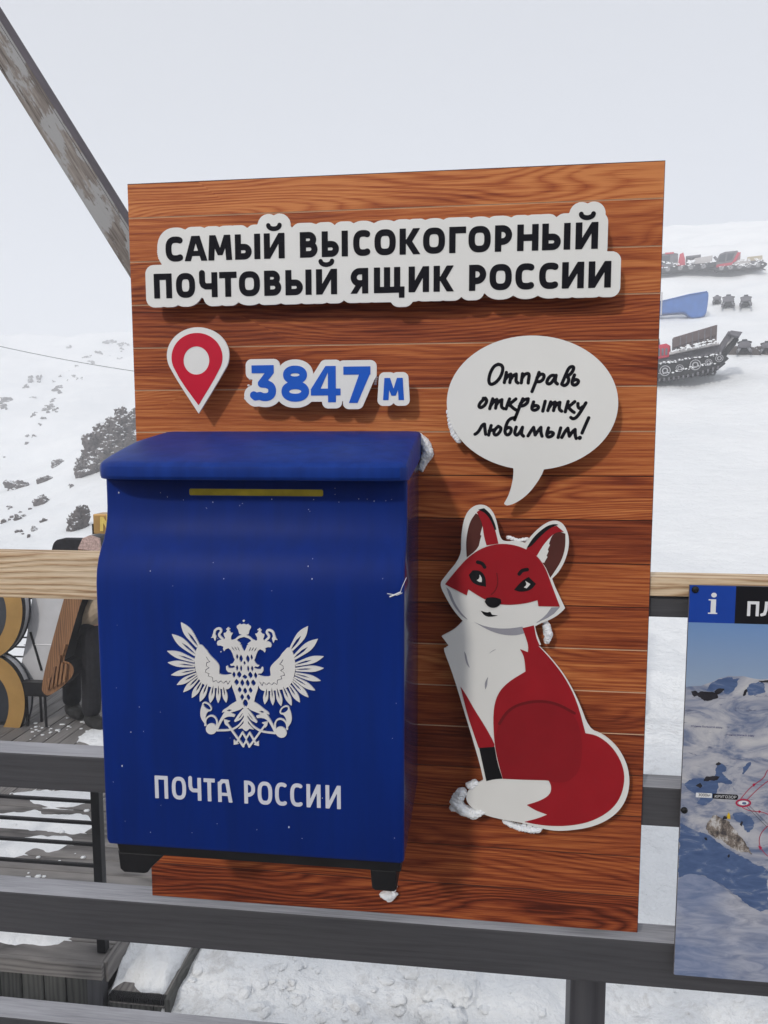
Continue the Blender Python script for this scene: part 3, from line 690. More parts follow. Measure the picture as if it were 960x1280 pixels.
def bubble_sign():
    c = lambda x, y: (540 + x / 3.2, 400 + y / 3.2)
    e = onb([c(*q) for q in ell(402, 331, 343, 269, 90)], PY)
    t = smooth(onb([c(*q) for q in [(322, 560), (327, 605), (322, 650), (308, 700), (288, 735), (298, 744), (335, 733), (385, 697), (425, 645), (450, 598), (450, 560)]], PY), 2, 75)
    p = put('speech_bubble_sign', flat_mesh(union([('P', e), ('P', t)]), bounds_of([e, t]), .0012, PT, .0005), PY, 'panel', label='white oval speech bubble cut-out with three lines of handwriting', cat='sign')
    h = lambda x, y: (570 + x / 5.053, 430 + y / 5.053)
    words = [
     [[[(268, 128), (240, 138), (214, 185), (205, 235), (218, 258), (250, 246), (282, 208), (298, 160), (290, 133), (265, 128)]],
      [[(318, 180), (312, 212), (305, 243)], [(308, 228), (330, 198), (346, 190), (344, 216), (340, 243)], [(342, 228), (362, 198), (380, 190), (380, 215), (378, 236), (391, 246)]],
      [[(420, 188), (412, 245)], [(416, 218), (432, 192), (455, 184), (463, 196), (458, 225), (456, 246)]],
      [[(524, 180), (506, 235), (480, 300)], [(512, 212), (535, 188), (558, 194), (552, 224), (528, 240), (506, 236)]],
      [[(628, 200), (602, 196), (578, 222), (572, 248), (594, 254), (616, 228), (632, 198), (624, 238), (640, 252)]],
      [[(668, 252), (690, 200), (712, 150), (735, 140), (746, 152), (730, 184), (702, 206), (714, 220), (706, 250), (684, 265), (668, 254)]],
      [[(748, 196), (730, 244), (742, 262), (766, 254), (776, 232), (756, 222), (738, 234)]]],
     [[[(185, 342), (155, 366), (142, 394), (156, 404), (182, 388), (196, 360), (188, 343), (172, 343)]],
      [[(232, 346), (222, 376), (213, 408)], [(220, 388), (240, 360), (258, 350), (255, 378), (250, 405)], [(252, 388), (272, 360), (290, 352), (287, 380), (288, 400), (302, 408)]],
      [[(338, 347), (326, 378), (316, 410)], [(378, 347), (346, 374), (328, 384), (344, 388), (362, 406), (378, 416)]],
      [[(422, 346), (396, 410), (370, 478)], [(406, 378), (432, 350), (456, 346), (452, 372), (426, 391), (400, 392)]],
      [[(490, 366), (476, 405), (488, 420), (514, 414), (524, 396), (504, 386), (484, 396)], [(563, 362), (548, 424)]],
      [[(598, 366), (588, 396), (580, 420)], [(586, 404), (606, 376), (626, 367), (622, 396), (616, 420)], [(619, 404), (640, 374), (656, 369), (651, 396), (654, 416), (667, 424)]],
      [[(708, 363), (698, 396), (690, 428)], [(750, 364), (716, 393), (698, 400), (712, 402), (728, 420), (746, 432)]],
      [[(770, 376), (770, 398), (784, 410), (800, 396)], [(820, 372), (792, 420), (762, 464), (738, 474), (725, 464)]]],
     [[[(120, 570), (140, 558), (166, 510), (180, 506), (183, 540), (187, 570)]],
      [[(222, 515), (213, 545), (206, 575)], [(210, 548), (238, 542)], [(266, 520), (242, 544), (238, 568), (254, 578), (278, 556), (286, 530), (268, 520)]],
      [[(374, 464), (345, 470), (326, 488), (312, 528), (308, 562), (325, 578), (346, 560), (350, 534), (332, 524), (312, 540)]],
      [[(380, 525), (368, 563), (384, 580), (408, 552), (420, 526), (411, 568), (426, 582)]],
      [[(455, 580), (476, 545), (490, 527), (496, 556), (500, 574), (524, 540), (536, 527), (536, 560), (543, 582)]],
      [[(584, 530), (570, 574), (582, 590), (608, 580), (618, 562), (596, 554), (578, 566)], [(661, 530), (645, 590)]],
      [[(668, 590), (690, 550), (706, 532), (712, 562), (716, 582), (738, 550), (752, 540), (752, 575), (759, 596)]],
      [[(838, 466), (816, 515), (796, 562)], [(782, 592), (781, 593)]]]]
    for ln in words:
        for let in ln:
            g = [('S', onb([h(*q) for q in smooth(st, 2, 100, False)], PY), .0060) for st in let]
            if ln is words[2] and let is ln[-1]: g[1] = ('S', g[1][1], .0075)
            put('letter', flat_mesh(union(g), parts_bounds(g, .006), .0005, .001, .0002), PY - .0006, 'ink', p)
    w1, w2 = at(*c(250, 300), PY), at(*c(560, 330), PY); spacers(p, [(w1[0], w1[2]), (w2[0], w2[2])])
bubble_sign()

def fox_sign():
    A = lambda x, y: (530 + x / 3.4286, 610 + y / 3.4286); B = lambda x, y: (530 + x / 3.3103, 800 + y / 3.3103)
    def m(a=(), b=(), a2=()): return onb([A(*q) for q in a] + [B(*q) for q in b] + [A(*q) for q in a2], PY)
    out = m([(85, 690), (106, 675), (75, 635), (132, 606), (166, 570), (130, 530), (100, 482), (66, 415), (84, 385), (160, 295), (158, 210), (172, 125), (202, 82), (245, 68), (285, 85), (310, 130), (326, 216), (348, 231), (400, 225), (434, 236), (480, 182), (530, 145), (570, 138), (600, 155), (620, 200), (622, 250), (606, 310), (578, 360), (549, 388), (562, 425), (605, 514), (592, 530), (555, 558), (500, 580), (476, 592), (482, 622), (502, 672)],
            [(475, 22), (530, 78), (590, 155), (642, 255), (684, 370), (742, 390), (800, 440), (838, 505), (852, 572), (845, 640), (815, 700), (762, 745), (692, 775), (602, 789), (530, 790), (460, 772), (400, 755), (330, 745), (250, 725), (192, 692), (170, 655), (188, 612), (246, 580), (233, 520), (210, 440), (180, 340), (152, 250), (135, 190), (106, 105), (82, 45), (84, 30)])
    out = smooth(out, 2, 62)
    p = put('fox_sign', flat_mesh(union([('P', out)]), bounds_of([out]), .0012, PT, .0005), PY, 'panel', label='white edged red fox cut-out seated below the speech bubble', cat='sign')
    cnt = [0]
    def patch(name, pts, mat, lv=0, sm=2, corner=50):
        pts = smooth(pts, sm, corner) if sm else pts
        g = union([('P', pts)]); put(name, flat_mesh(g, bounds_of([pts], .002), .0007, .0004, 0), PY - .0003 - .00025 * lv, mat, p)
    def line(name, pts, w, mat, lv=1):
        g = [('S', smooth(pts, 2, 120, False), w)]; put(name, flat_mesh(union(g), parts_bounds(g, .012), .0006, .0004, 0), PY - .0003 - .00025 * lv, mat, p)
    # head
    patch('ear_lining', m([(183, 298), (179, 225), (195, 145), (222, 108), (248, 125), (252, 190), (235, 258)]), 'fox_brown', 0)
    patch('ear_tuft', m([(250, 165), (262, 215), (270, 246), (232, 262), (240, 225), (246, 205), (241, 200)]), 'panel', 1, 1)
    patch('ear', m([(226, 103), (248, 88), (276, 108), (302, 165), (319, 238), (290, 242), (268, 246), (256, 205), (250, 150)]), 'fox_red', 2)
    patch('ear_edge', m([(232, 92), (258, 86), (285, 110), (303, 150), (310, 178), (303, 180), (286, 138), (264, 108), (244, 98)]), 'fox_black', 3)
    patch('ear_lining', m([(545, 205), (575, 184), (606, 196), (606, 255), (590, 310), (562, 355), (541, 385), (522, 340), (508, 322), (528, 270)]), 'fox_brown', 0)
    patch('ear_tuft', m([(548, 203), (535, 240), (540, 243), (530, 265), (534, 270), (525, 290), (529, 295), (514, 322), (482, 290), (510, 240)]), 'panel', 1, 0)
    patch('ear', m([(438, 262), (480, 212), (530, 172), (568, 162), (600, 188), (570, 188), (545, 205), (510, 245), (484, 290), (460, 285)]), 'fox_red', 2)
    patch('ear_edge', m([(440, 256), (470, 208), (520, 165), (555, 153), (577, 157), (545, 168), (505, 200), (458, 252)]), 'fox_black', 3)
    patch('head_fur', m([(90, 412), (140, 350), (185, 300), (240, 260), (310, 238), (380, 241), (440, 262), (485, 290), (520, 340), (542, 402), (582, 508), (490, 506), (486, 480), (430, 496), (335, 502), (262, 480), (190, 434), (183, 460)]), 'fox_red', 4, 2, 45)
    patch('cheek_shade', m([(95, 424), (112, 438), (128, 485), (155, 530), (190, 566), (160, 548), (118, 490)]), 'fox_grey', 1)
    patch('cheek_shade', m([(583, 510), (548, 548), (478, 580), (520, 548), (546, 512)]), 'fox_grey', 1, 1)
    patch('chin_shade', m([(208, 570), (250, 590), (310, 602), (370, 602), (422, 594), (432, 622), (395, 632), (340, 630), (280, 612)]), 'fox_grey', 1)
    patch('eye', m([(192, 372), (208, 352), (240, 352), (264, 378), (266, 423), (228, 416), (204, 402)]), 'fox_black', 5)
    patch('eye', m([(385, 436), (418, 398), (448, 380), (480, 410), (458, 438), (412, 446)]), 'fox_black', 5)
    patch('eye_glint', m([(237, 368), (249, 386), (247, 403), (236, 402), (225, 394), (234, 391), (239, 380)]), 'panel', 6)
    patch('eye_glint', m([(433, 397), (456, 411), (440, 429), (427, 425), (437, 418), (439, 408)]), 'panel', 6)
    line('brow', m([(230, 317), (250, 322), (260, 338)]), .0068, 'fox_black', 5)
    line('brow', m([(408, 368), (420, 352), (442, 349)]), .0068, 'fox_black', 5)
    line('nose_line', m([(312, 365), (318, 405), (306, 440), (288, 456)]), .0022, 'fox_line', 5)
    patch('nose', m([(260, 487), (268, 470), (298, 466), (328, 475), (332, 490), (318, 508), (295, 514), (272, 506)]), 'fox_black', 6)
    patch('mouth', m([(243, 525), (268, 534), (284, 530), (292, 543), (318, 546), (282, 553), (258, 546)]), 'fox_black', 2, 1)
    # body
    body = onb([A(422, 600), A(450, 594), A(470, 588), A(474, 600), A(480, 640), A(498, 680)] + [B(*q) for q in [(468, 18), (525, 78), (584, 155), (634, 255), (668, 385), (720, 395), (778, 440), (818, 505), (832, 572), (815, 650), (770, 708), (690, 752), (600, 769), (520, 769), (462, 762), (415, 752), (470, 738), (510, 722), (462, 705), (425, 682), (480, 665), (522, 640), (528, 605), (515, 580), (420, 578), (326, 574), (305, 500), (290, 420), (285, 300), (302, 225), (345, 175), (420, 130), (415, 70), (397, 37), (430, 50), (432, 20)]], PY)
    patch('body_fur', body, 'fox_red', 2, 2, 48)
    patch('front_leg', m((), [(150, 190), (178, 232), (210, 290), (252, 355), (292, 428), (291, 442), (226, 446), (205, 385), (180, 310)]), 'fox_red', 2, 1, 40)
    patch('front_paw', m((), [(228, 446), (292, 441), (304, 510), (325, 573), (290, 575), (258, 583), (244, 520)]), 'fox_black', 3, 1, 40)
    patch('haunch_fur', m((), [(306, 350), (345, 290), (405, 262), (480, 253), (560, 268), (625, 308), (652, 390), (655, 480), (640, 550), (590, 590), (530, 588), (515, 579), (420, 577), (327, 573), (305, 500), (292, 420)]), 'fox_deep', 3)
    line('haunch_line', m((), [(312, 345), (345, 292), (400, 262), (480, 250), (555, 264), (622, 302)]), .0055, 'fox_line', 4)
    for pts in ([(166, 45), (176, 62), (180, 88), (190, 116), (178, 104), (170, 78)], [(256, 74), (272, 52), (305, 35), (285, 42), (268, 56)], [(266, 150), (250, 178), (254, 206), (262, 186), (262, 170)]):
        patch('chest_mark', m((), pts), 'fox_grey', 1)
    for q in ((330, 420), (250, 60), (600, 650)):
        w = at(*B(*q), PY); spacers(p, [(w[0], w[2])])
fox_sign()

# ------------------------------------------------------------------ mailbox
def mailbox():
    X0, X1 = -.4385, .0660; D = .300
    root = empty('mailbox', (-.195, -.14, .84), 'large deep blue mailbox with a sloping lid and white double headed eagle emblem', 'mailbox')
    pf = [(-.004, .911), (-D + .012, .911), (-D + .004, .914), (-D, .922), (-D, 1.18), (-D - .001, 1.34)]
    # ogee shoulder running back to the upright strip that holds the slot
    sh = [(-D - .0005, 1.362), (-D + .003, 1.384), (-D + .010, 1.402), (-D + .020, 1.418), (-D + .030, 1.431), (-D + .038, 1.446), (-D + .043, 1.462), (-D + .0455, 1.480), (-D + .046, 1.50), (-D + .046, 1.552)]
    prof = pf + sh + [(-.004, 1.598)]
    body = prism('body', prof, X0, X1, ['blue', 'blue_side'], root, bev=.0065, seg=3, smooth=True)
    me = body.data
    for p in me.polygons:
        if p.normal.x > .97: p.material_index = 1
    # lid: gently arched, drooping front lip, rounded front corners
    bm = bmesh.new()
    top = [(-.003, 1.6078), (-.06, 1.6008), (-.13, 1.5915), (-.20, 1.5805), (-.265, 1.5685), (-.300, 1.5605), (-.3115, 1.5565)]
    xs = [X0 - .004, X0 - .001, X0 + .007, X0 + .020, X0 + .040, X0 + .075, (X0 + X1) / 2, X1 - .05, X1 - .022, X1 - .006, X1 + .002, X1 + .0045]
    pull = [.085, .060, .034, .015, .004, 0, 0, 0, .002, .009, .020, .034]; drop = [.006, .0025, .0008, 0, 0, 0, 0, 0, 0, .0008, .0025, .006]
    rows = []
    full = top + [(-.3165, 1.5515), (-.3175, 1.5450), (-.3165, 1.5360), (-.313, 1.5315), (-.305, 1.5305), (-.10, 1.548), (-.003, 1.56)]
    for k, x in enumerate(xs):
        rows.append([bm.verts.new((x, min(y + pull[k] * (max(0, (-y - .14) / .175)) , -.003), z - (drop[k] if j < 7 else drop[k] * .3 * (j < 9)))) for j, (y, z) in enumerate(full)])
    n = len(full)
    for A, B in zip(rows, rows[1:]):
        for j in range(n): bm.faces.new((A[j], B[j], B[(j + 1) % n], A[(j + 1) % n]))
    bm.faces.new(rows[0][::-1]); bm.faces.new(rows[-1]); bmesh.ops.recalc_face_normals(bm, faces=bm.faces[:])
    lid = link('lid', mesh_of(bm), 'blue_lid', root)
    lid.data.polygons.foreach_set('use_smooth', [True] * len(lid.data.polygons)); lid.data.set_sharp_from_angle(angle=math.radians(27))
    # slot
    ys = -D + .046
    a, b = at(239, 615, ys), at(402, 616, ys); zc = (a[2] + b[2]) / 2
    outer = union([('P', [(a[0], zc - .0038), (b[0], zc - .0038), (b[0], zc + .0038), (a[0], zc + .0038)], .0034)])
    inner = union([('P', [(a[0], zc - .0025), (b[0], zc - .0025), (b[0], zc + .0025), (a[0], zc + .0025)], .0030)])
    bb = (a[0] - .01, b[0] + .01, zc - .012, zc + .012)
    fr = put('slot_frame', flat_mesh(minus(outer, inner), bb, .0006, .0022, .0003), ys - .0020, 'blue', root)
    put('slot_flap', flat_mesh(inner, bb, .0006, .0008, 0), ys - .0006, 'yellow', root)
    # base tray and feet
    prism('base_tray', [(-D + .012, .9105), (-.01, .9105), (-.01, .889), (-D + .02, .889)], X0 + .012, X1 - .006, 'blackmetal', root, bev=.003)
    zb = .8515
    for fx in ([(-.430, .889), (-.345, .889), (-.370, .864), (-.378, zb + .002), (-.384, zb), (-.420, zb), (-.427, zb + .006)], [(.008, .889), (.052, .889), (.052, zb + .004), (.048, zb), (.016, zb), (.011, zb + .004)]):
        prism('foot', fx, -D + .022, -.02, 'blackmetal', root, axis='Y', bev=.003)
    # lettering on the front
    c = lambda x: 180 + x / 3.692
    fy = -D - .0002
    base = [at(c(52), 998, fy)[2], at(c(908), 1010.5, fy)[2]]; zb_, h = sum(base) / 2, at(c(52), 967.5, fy)[2] - at(c(52), 995.5, fy)[2]
    for ch, a, b in [('П', 52, 112), ('О', 130, 195), ('Ч', 207, 265), ('Т', 277, 328), ('а2', 342, 408), ('Р', 463, 513), ('О', 525, 592), ('С', 605, 662), ('С', 675, 735), ('И', 750, 815), ('И', 838, 908)]:
        g = glyph(ch, at(c(a), 990, fy)[0], at(c(b), 990, fy)[0], zb_, h, h * .158)
        put('letter', flat_mesh(union(g), parts_bounds(g, .005), .0005, .0010, .0002), fy - .0008, 'lettering', root)
    for pts, rr in (([(487, 746), (492, 744), (501, 740)], .0012), ([(484, 742), (496, 744), (503, 741)], .0006), ([(500, 741), (503, 733), (508, 722)], .0005)):
        tube('tape_scrap', [at(x, y, fy - .002 + (.012 if x > 503 else 0)) for x, y in pts], rr, 'print_white', root, 6)
    # eagle emblem: left half drawn, mirrored about its own axis
    C3 = lambda x, y: (190 + x / 4.174, 760 + y / 4.174)
    C2 = lambda x, y: (250 + x / 8.727, 770 + y / 8.727)
    CC = lambda x, y: (240 + x / 6.857, 850 + y / 6.857)
    ey = -D - .003
    ax = at(*C3(487, 500), ey)[0]; s = at(*C3(488, 500), ey)[0] - ax
    P = []; Hs = []
    def T(pts, f): return onb([f(*q) for q in pts], ey)
    def feather(tip, root_, w):
        a, b = np.array(tip, float), np.array(root_, float); d = b - a; nn = np.array([-d[1], d[0]]) / np.linalg.norm(d)
        L = [(0, 0), (.06, .22), (.18, .62), (.34, .95), (.5, 1), (.72, .8), (1, .5)]
        poly = [tuple(a + d * t + nn * w * k * .92) for t, k in L] + [tuple(a + d * t - nn * w * k * .92) for t, k in L[::-1]][:-1]
        P.append(('P', T(smooth(poly, 1, 70), C3)))
        sl_ = [(.40, 0), (.62, .26), (.85, .2), (1.02, 0)]
        slit = [tuple(a + d * t + nn * w * k) for t, k in sl_] + [tuple(a + d * t - nn * w * k) for t, k in sl_[::-1]][1:-1]
        Hs.append(('P', T(slit, C3)))
    for t, r, w in [((150, 75), (240, 200), 24), ((103, 137), (228, 243), 23), ((78, 225), (222, 277), 19), ((80, 285), (222, 302), 17), ((98, 350), (225, 324), 16), ((128, 402), (232, 345), 17), ((162, 440), (242, 362), 17), ((207, 470), (258, 385), 17), ((250, 490), (288, 395), 17), ((303, 497), (320, 405), 16), ((345, 497), (347, 405), 13), ((387, 495), (372, 410), 14)]: feather(t, r, w)
    wing = [(232, 210), (245, 192), (260, 192), (276, 212), (287, 222), (300, 245), (340, 283), (353, 305), (349, 335), (352, 347), (385, 352), (415, 344), (420, 395), (400, 428), (345, 420), (300, 412), (262, 396), (238, 360), (224, 312), (222, 262)]
    P.append(('P', T(smooth(wing, 2, 75), C3)))
    Hs.append(('S', T([(283, 255), (292, 270), (302, 280), (285, 286), (283, 302), (298, 312), (281, 322), (279, 336), (298, 342), (293, 356), (315, 362), (319, 386), (335, 378), (346, 391), (360, 380), (373, 393), (388, 380), (396, 399), (407, 380)], C3), 3.4 * s))
    bodyp = [(487, 395), (472, 370), (455, 338), (452, 318), (430, 310), (445, 300), (422, 282), (402, 268), (408, 255), (432, 240), (487, 226), (487, 205), (450, 207), (415, 222), (385, 250), (350, 264), (337, 256), (337, 225), (357, 186), (330, 182), (328, 166), (316, 158), (316, 148), (330, 146), (330, 136), (316, 136), (316, 124), (298, 124), (298, 136), (284, 138), (284, 148), (296, 150), (294, 160), (282, 182), (256, 188), (262, 215), (275, 240), (252, 262), (215, 262), (190, 275), (183, 298), (192, 322), (225, 322), (255, 335), (250, 362), (263, 386), (275, 365), (310, 350), (335, 372), (352, 405), (366, 450), (380, 478), (362, 510), (345, 525), (325, 528), (340, 545), (372, 540), (385, 560), (350, 572), (315, 570), (298, 540), (283, 550), (285, 585), (305, 612), (345, 618), (345, 640), (340, 700), (352, 780), (370, 830), (388, 880), (400, 935), (440, 985), (487, 1015), (560, 1015), (560, 395)]
    P.append(('P', T(bodyp, C2)))
    P.append(('P', T([(487, 28), (476, 40), (462, 50), (470, 64), (480, 66), (480, 86), (448, 95), (430, 84), (418, 98), (401, 106), (400, 126), (416, 150), (428, 195), (487, 214), (530, 214), (530, 28)][:14] + [(500, 214), (500, 28)], C2)))
    P.append(('S', T(smooth([(244, 250), (214, 224), (205, 200), (232, 168), (226, 142), (196, 134), (160, 156), (156, 190), (146, 215)], 2, 150, False), C2), 24 * .4783 * s))
    P.append(('P', T([(160, 190), (118, 240), (146, 236), (164, 276), (178, 225)], C2)))
    for cx, cy, hx, hz in [(405, 445, 13, 34), (447, 465, 21, 46), (487, 512, 15, 26), (404, 568, 14, 36), (448, 572, 13, 40), (370, 640, 19, 38), (427, 640, 26, 40), (487, 664, 27, 27), (398, 722, 27, 38), (460, 730, 23, 42), (432, 805, 22, 36), (489, 816, 20, 36), (459, 885, 22, 38), (487, 950, 22, 44)]:
        Hs.append(('P', T([(cx, cy - hz), (cx + hx * .8, cy - hz * .35), (cx + hx, cy), (cx + hx * .8, cy + hz * .35), (cx, cy + hz), (cx - hx * .8, cy + hz * .35), (cx - hx, cy), (cx - hx * .8, cy - hz * .35)], C2)))
    for a, b in [((345, 335), (378, 382)), ((378, 335), (405, 380)), ((408, 335), (432, 385))]:
        Hs.append(('S', T([a, ((a[0] + b[0]) / 2, (a[1] + b[1]) / 2), b], C2), [3 * .4783 * s, 11 * .4783 * s, 2 * .4783 * s]))
    Hs.append(('S', T([(303, 282)], C2), 5 * .4783 * s))
    u_ = .6087 * s
    def st(pts, w): P.append(('S', T(smooth(pts, 2, 170, False), CC), [k * u_ for k in w] if isinstance(w, list) and len(w) == len(smooth(pts, 2, 170, False)) else (w if np.isscalar(w) else w[0]) * u_))
    P.append(('P', T(smooth([(430, 180), (388, 178), (330, 212), (300, 238), (264, 258), (256, 280), (280, 272), (262, 300), (236, 345), (213, 395), (205, 425), (222, 428), (240, 385), (262, 345), (290, 318), (330, 312), (362, 318), (370, 300), (345, 290), (330, 280), (372, 268), (425, 250), (445, 215)], 1, 70), CC)))
    Hs.append(('P', T([(296, 262), (318, 252), (344, 256), (318, 272)], CC)))
    Hs.append(('P', T([(428, 248), (395, 268), (352, 282), (392, 280)], CC)))
    st([(440, 258), (405, 300), (372, 350)], 20); st([(448, 275), (415, 335), (372, 352)], 13); st([(452, 320), (425, 362), (392, 400), (330, 432), (215, 434)], 14)
    P.append(('P', T([(475, 215), (445, 240), (440, 285), (447, 330), (440, 372), (418, 395), (394, 420), (430, 414), (440, 424), (457, 438), (475, 438)], CC)))
    P.append(('P', T(ell(165, 420, 47, 46, 30), CC)))
    P.append(('P', T(smooth([(130, 398), (95, 360), (72, 318), (70, 270), (80, 225), (92, 200), (160, 262), (135, 272), (118, 300), (112, 345), (122, 385)], 2, 75), CC)))
    P.append(('S', T(ell(128, 229, 44, 24, 30, rot=.72) + [ell(128, 229, 44, 24, 30, rot=.72)[0]], CC), 11 * u_))
    Hs.append(('P', T(ell(128, 229, 38, 18, 30, rot=.72), CC)))
    st([(112, 390), (114, 340), (140, 312), (172, 306), (200, 322), (215, 355), (212, 400)], 13)
    st([(285, 355), (438, 568), (440, 570)], 17); P.append(('P', T([(271, 338), (325, 355), (305, 366), (296, 395), (280, 376)], CC)))
    P.append(('S', T([(378, 545), (432, 450), (497, 560)], CC), 15 * u_)); P.append(('S', T([(438, 568), (475, 500)], CC), 15 * u_)); P.append(('P', T([(357, 512), (357, 556), (400, 548)], CC)))
    def mir(f): return lambda X, Z: f(ax - np.abs(X - ax), Z)
    g = mir(minus(union(P), union(Hs)))
    b_ = bounds_of([k[1] for k in P], .004); hw = ax - b_[0]
    put('eagle_emblem', flat_mesh(g, (ax - hw, ax + hw, b_[2], b_[3]), .00042, .0028, .0003), ey, 'emblem', root)
    return root
mailbox()

# ------------------------------------------------------------------ clinging snow and frost
_cl = {}
def lump(name, blobs, mat='frost', rough=.25, seed=0, sub=3, parent=None, skinned=False, disp=.5, fine=.10, vox=13, **kw):
    bm = bmesh.new()
    for (c, r) in blobs:
        res = bmesh.ops.create_icosphere(bm, subdivisions=sub, radius=1.0)
        for v in res['verts']:
            p = v.co.copy(); n_ = noise.fractal(p * 1.4 + Vector((seed * 3.1, c[0] * 40, c[2] * 40)), 1.0, 2, 5)
            p *= 1 + rough * n_
            v.co = Vector((c[0] + p.x * r[0], c[1] + p.y * r[1], c[2] + p.z * r[2]))
    me = mesh_of(bm)
    if skinned:
        tmp = bpy.data.objects.new('tmp', me); COL.objects.link(tmp); R = float(np.mean([max(r) for _, r in blobs]))
        rm = tmp.modifiers.new('r', 'REMESH'); rm.mode = 'VOXEL'; rm.voxel_size = R / vox
        for k, (sz, stg) in enumerate(((.9, .28), (.4, .18), (.16, fine))):
            tx = bpy.data.textures.new('t', 'CLOUDS'); tx.noise_scale = R * sz; tx.noise_depth = 2
            d = tmp.modifiers.new('d', 'DISPLACE'); d.texture = tx; d.texture_coords = 'LOCAL'; d.strength = R * stg * disp * 2; d.mid_level = .5
        m2 = bpy.data.meshes.new_from_object(tmp.evaluated_get(bpy.context.evaluated_depsgraph_get()))
        bpy.data.objects.remove(tmp); me = m2; me.materials.clear()
        if sub > 3: # one boulder, no loose crumbs
            bm = bmesh.new(); bm.from_mesh(me); left = set(bm.verts); best = set()
            while left:
                st_ = [left.pop()]; isl = set(st_)
                while st_:
                    for e in st_.pop().link_edges:
                        for q in e.verts:
                            if q not in isl: isl.add(q); st_.append(q)
                left -= isl
                if len(isl) > len(best): best = isl
            bmesh.ops.delete(bm, geom=[v for v in bm.verts if v not in best], context='VERTS'); bm.to_mesh(me); bm.free()
    return link(name, me, mat, parent, smooth=True, **kw)
def clump(pts, label, Y, seed, depth=.012, flat=.7):
    bl = []; pts = [tuple(np.array(a) + (np.array(b) - np.array(a)) * t) for a, b in zip(pts, pts[1:]) if math.hypot(a[0] - b[0], a[1] - b[1]) < 26 for t in (0, .34, .67)] + [pts[-1]]
    for px, py, rp in pts:
        w = at(px, py, Y); r = rp * 1.3e-3; bl.append(((w[0], w[1], w[2]), (r, min(depth, r), r * flat)))
    lump('snow_clump', bl, 'frost', .25, seed, label=label, cat='snow', skinned=True, disp=.55)
clump([(577, 990, 9), (570, 1002, 9), (578, 1012, 10), (592, 1017, 10), (603, 1013, 7), (588, 982, 7), (596, 976, 6), (567, 1010, 6)], 'thick snow clump packed under the fox tail tip', PY + .006, 1, .018)
clump([(632, 1027, 5), (640, 1031, 6), (650, 1034, 7), (662, 1037, 7), (672, 1037, 6), (678, 1033, 4), (655, 1031, 4)], 'long thin snow clump along the bottom edge of the fox', PY + .006, 2, .012, .6)
clump([(683, 783, 6), (686, 792, 6), (684, 800, 5), (681, 776, 4)], 'frost clump beside the neck of the fox', PY + .014, 3, .01, 1.1)
clump([(636, 672, 4), (648, 676, 4), (658, 674, 4)], 'frost strip between the ears of the fox', PY + .012, 4, .006)
clump([(562, 468, 3), (560, 515, 3), (563, 530, 4), (567, 542, 4), (573, 550, 4)], 'thin frost rim on the left edge of the speech bubble', PY + .008, 5, .008, 1.2)
clump([(199, 309, 2.2), (199, 316, 3), (200, 323, 2.5)], 'small frost bit at the left end of the headline panel', PY + .012, 6, .006)
clump([(309, 487, 2), (307, 498, 2.5), (313, 474, 2)], 'small frost bit left of the number 3847', PY + .012, 7, .006)
clump([(470, 472, 2.5), (469, 480, 2)], 'small frost bit between 3847 and the metre sign', PY + .012, 8, .005)
clump([(485, 1119, 9), (478, 1118, 5), (493, 1118, 5), (487, 1124, 5), (494, 1108, 3)], 'snow clump stuck on the board under the right mailbox foot', -.012, 9, .015, .7)
clump([(525, 546, 5), (531, 554, 7), (535, 566, 8), (530, 576, 6), (527, 586, 4)], 'frost patch in the joint between the mailbox lid and the board', -.006, 10, .010, 1.2)
def specks():
    bm = bmesh.new(); rnd = random.Random(5)
    for i in range(70):
        px, py = rnd.uniform(135, 498), rnd.choice((rnd.uniform(690, 1055), rnd.uniform(610, 640), rnd.uniform(690, 1055)))
        Y = -.3005 if py > 690 else -.2545
        w = at(px, py, Y); r = rnd.choice((.0004, .0004, .0005, .0006, .0008, .0012))
        bmesh.ops.create_icosphere(bm, subdivisions=1, radius=r, matrix=Matrix.Translation(Vector(w)) @ Matrix.Diagonal((1, .5, rnd.uniform(1, 1.6), 1)))
    link('snow_specks', mesh_of(bm), 'frost', label='fine snow specks sticking to the mailbox front', cat='snow', kind='stuff')
specks()

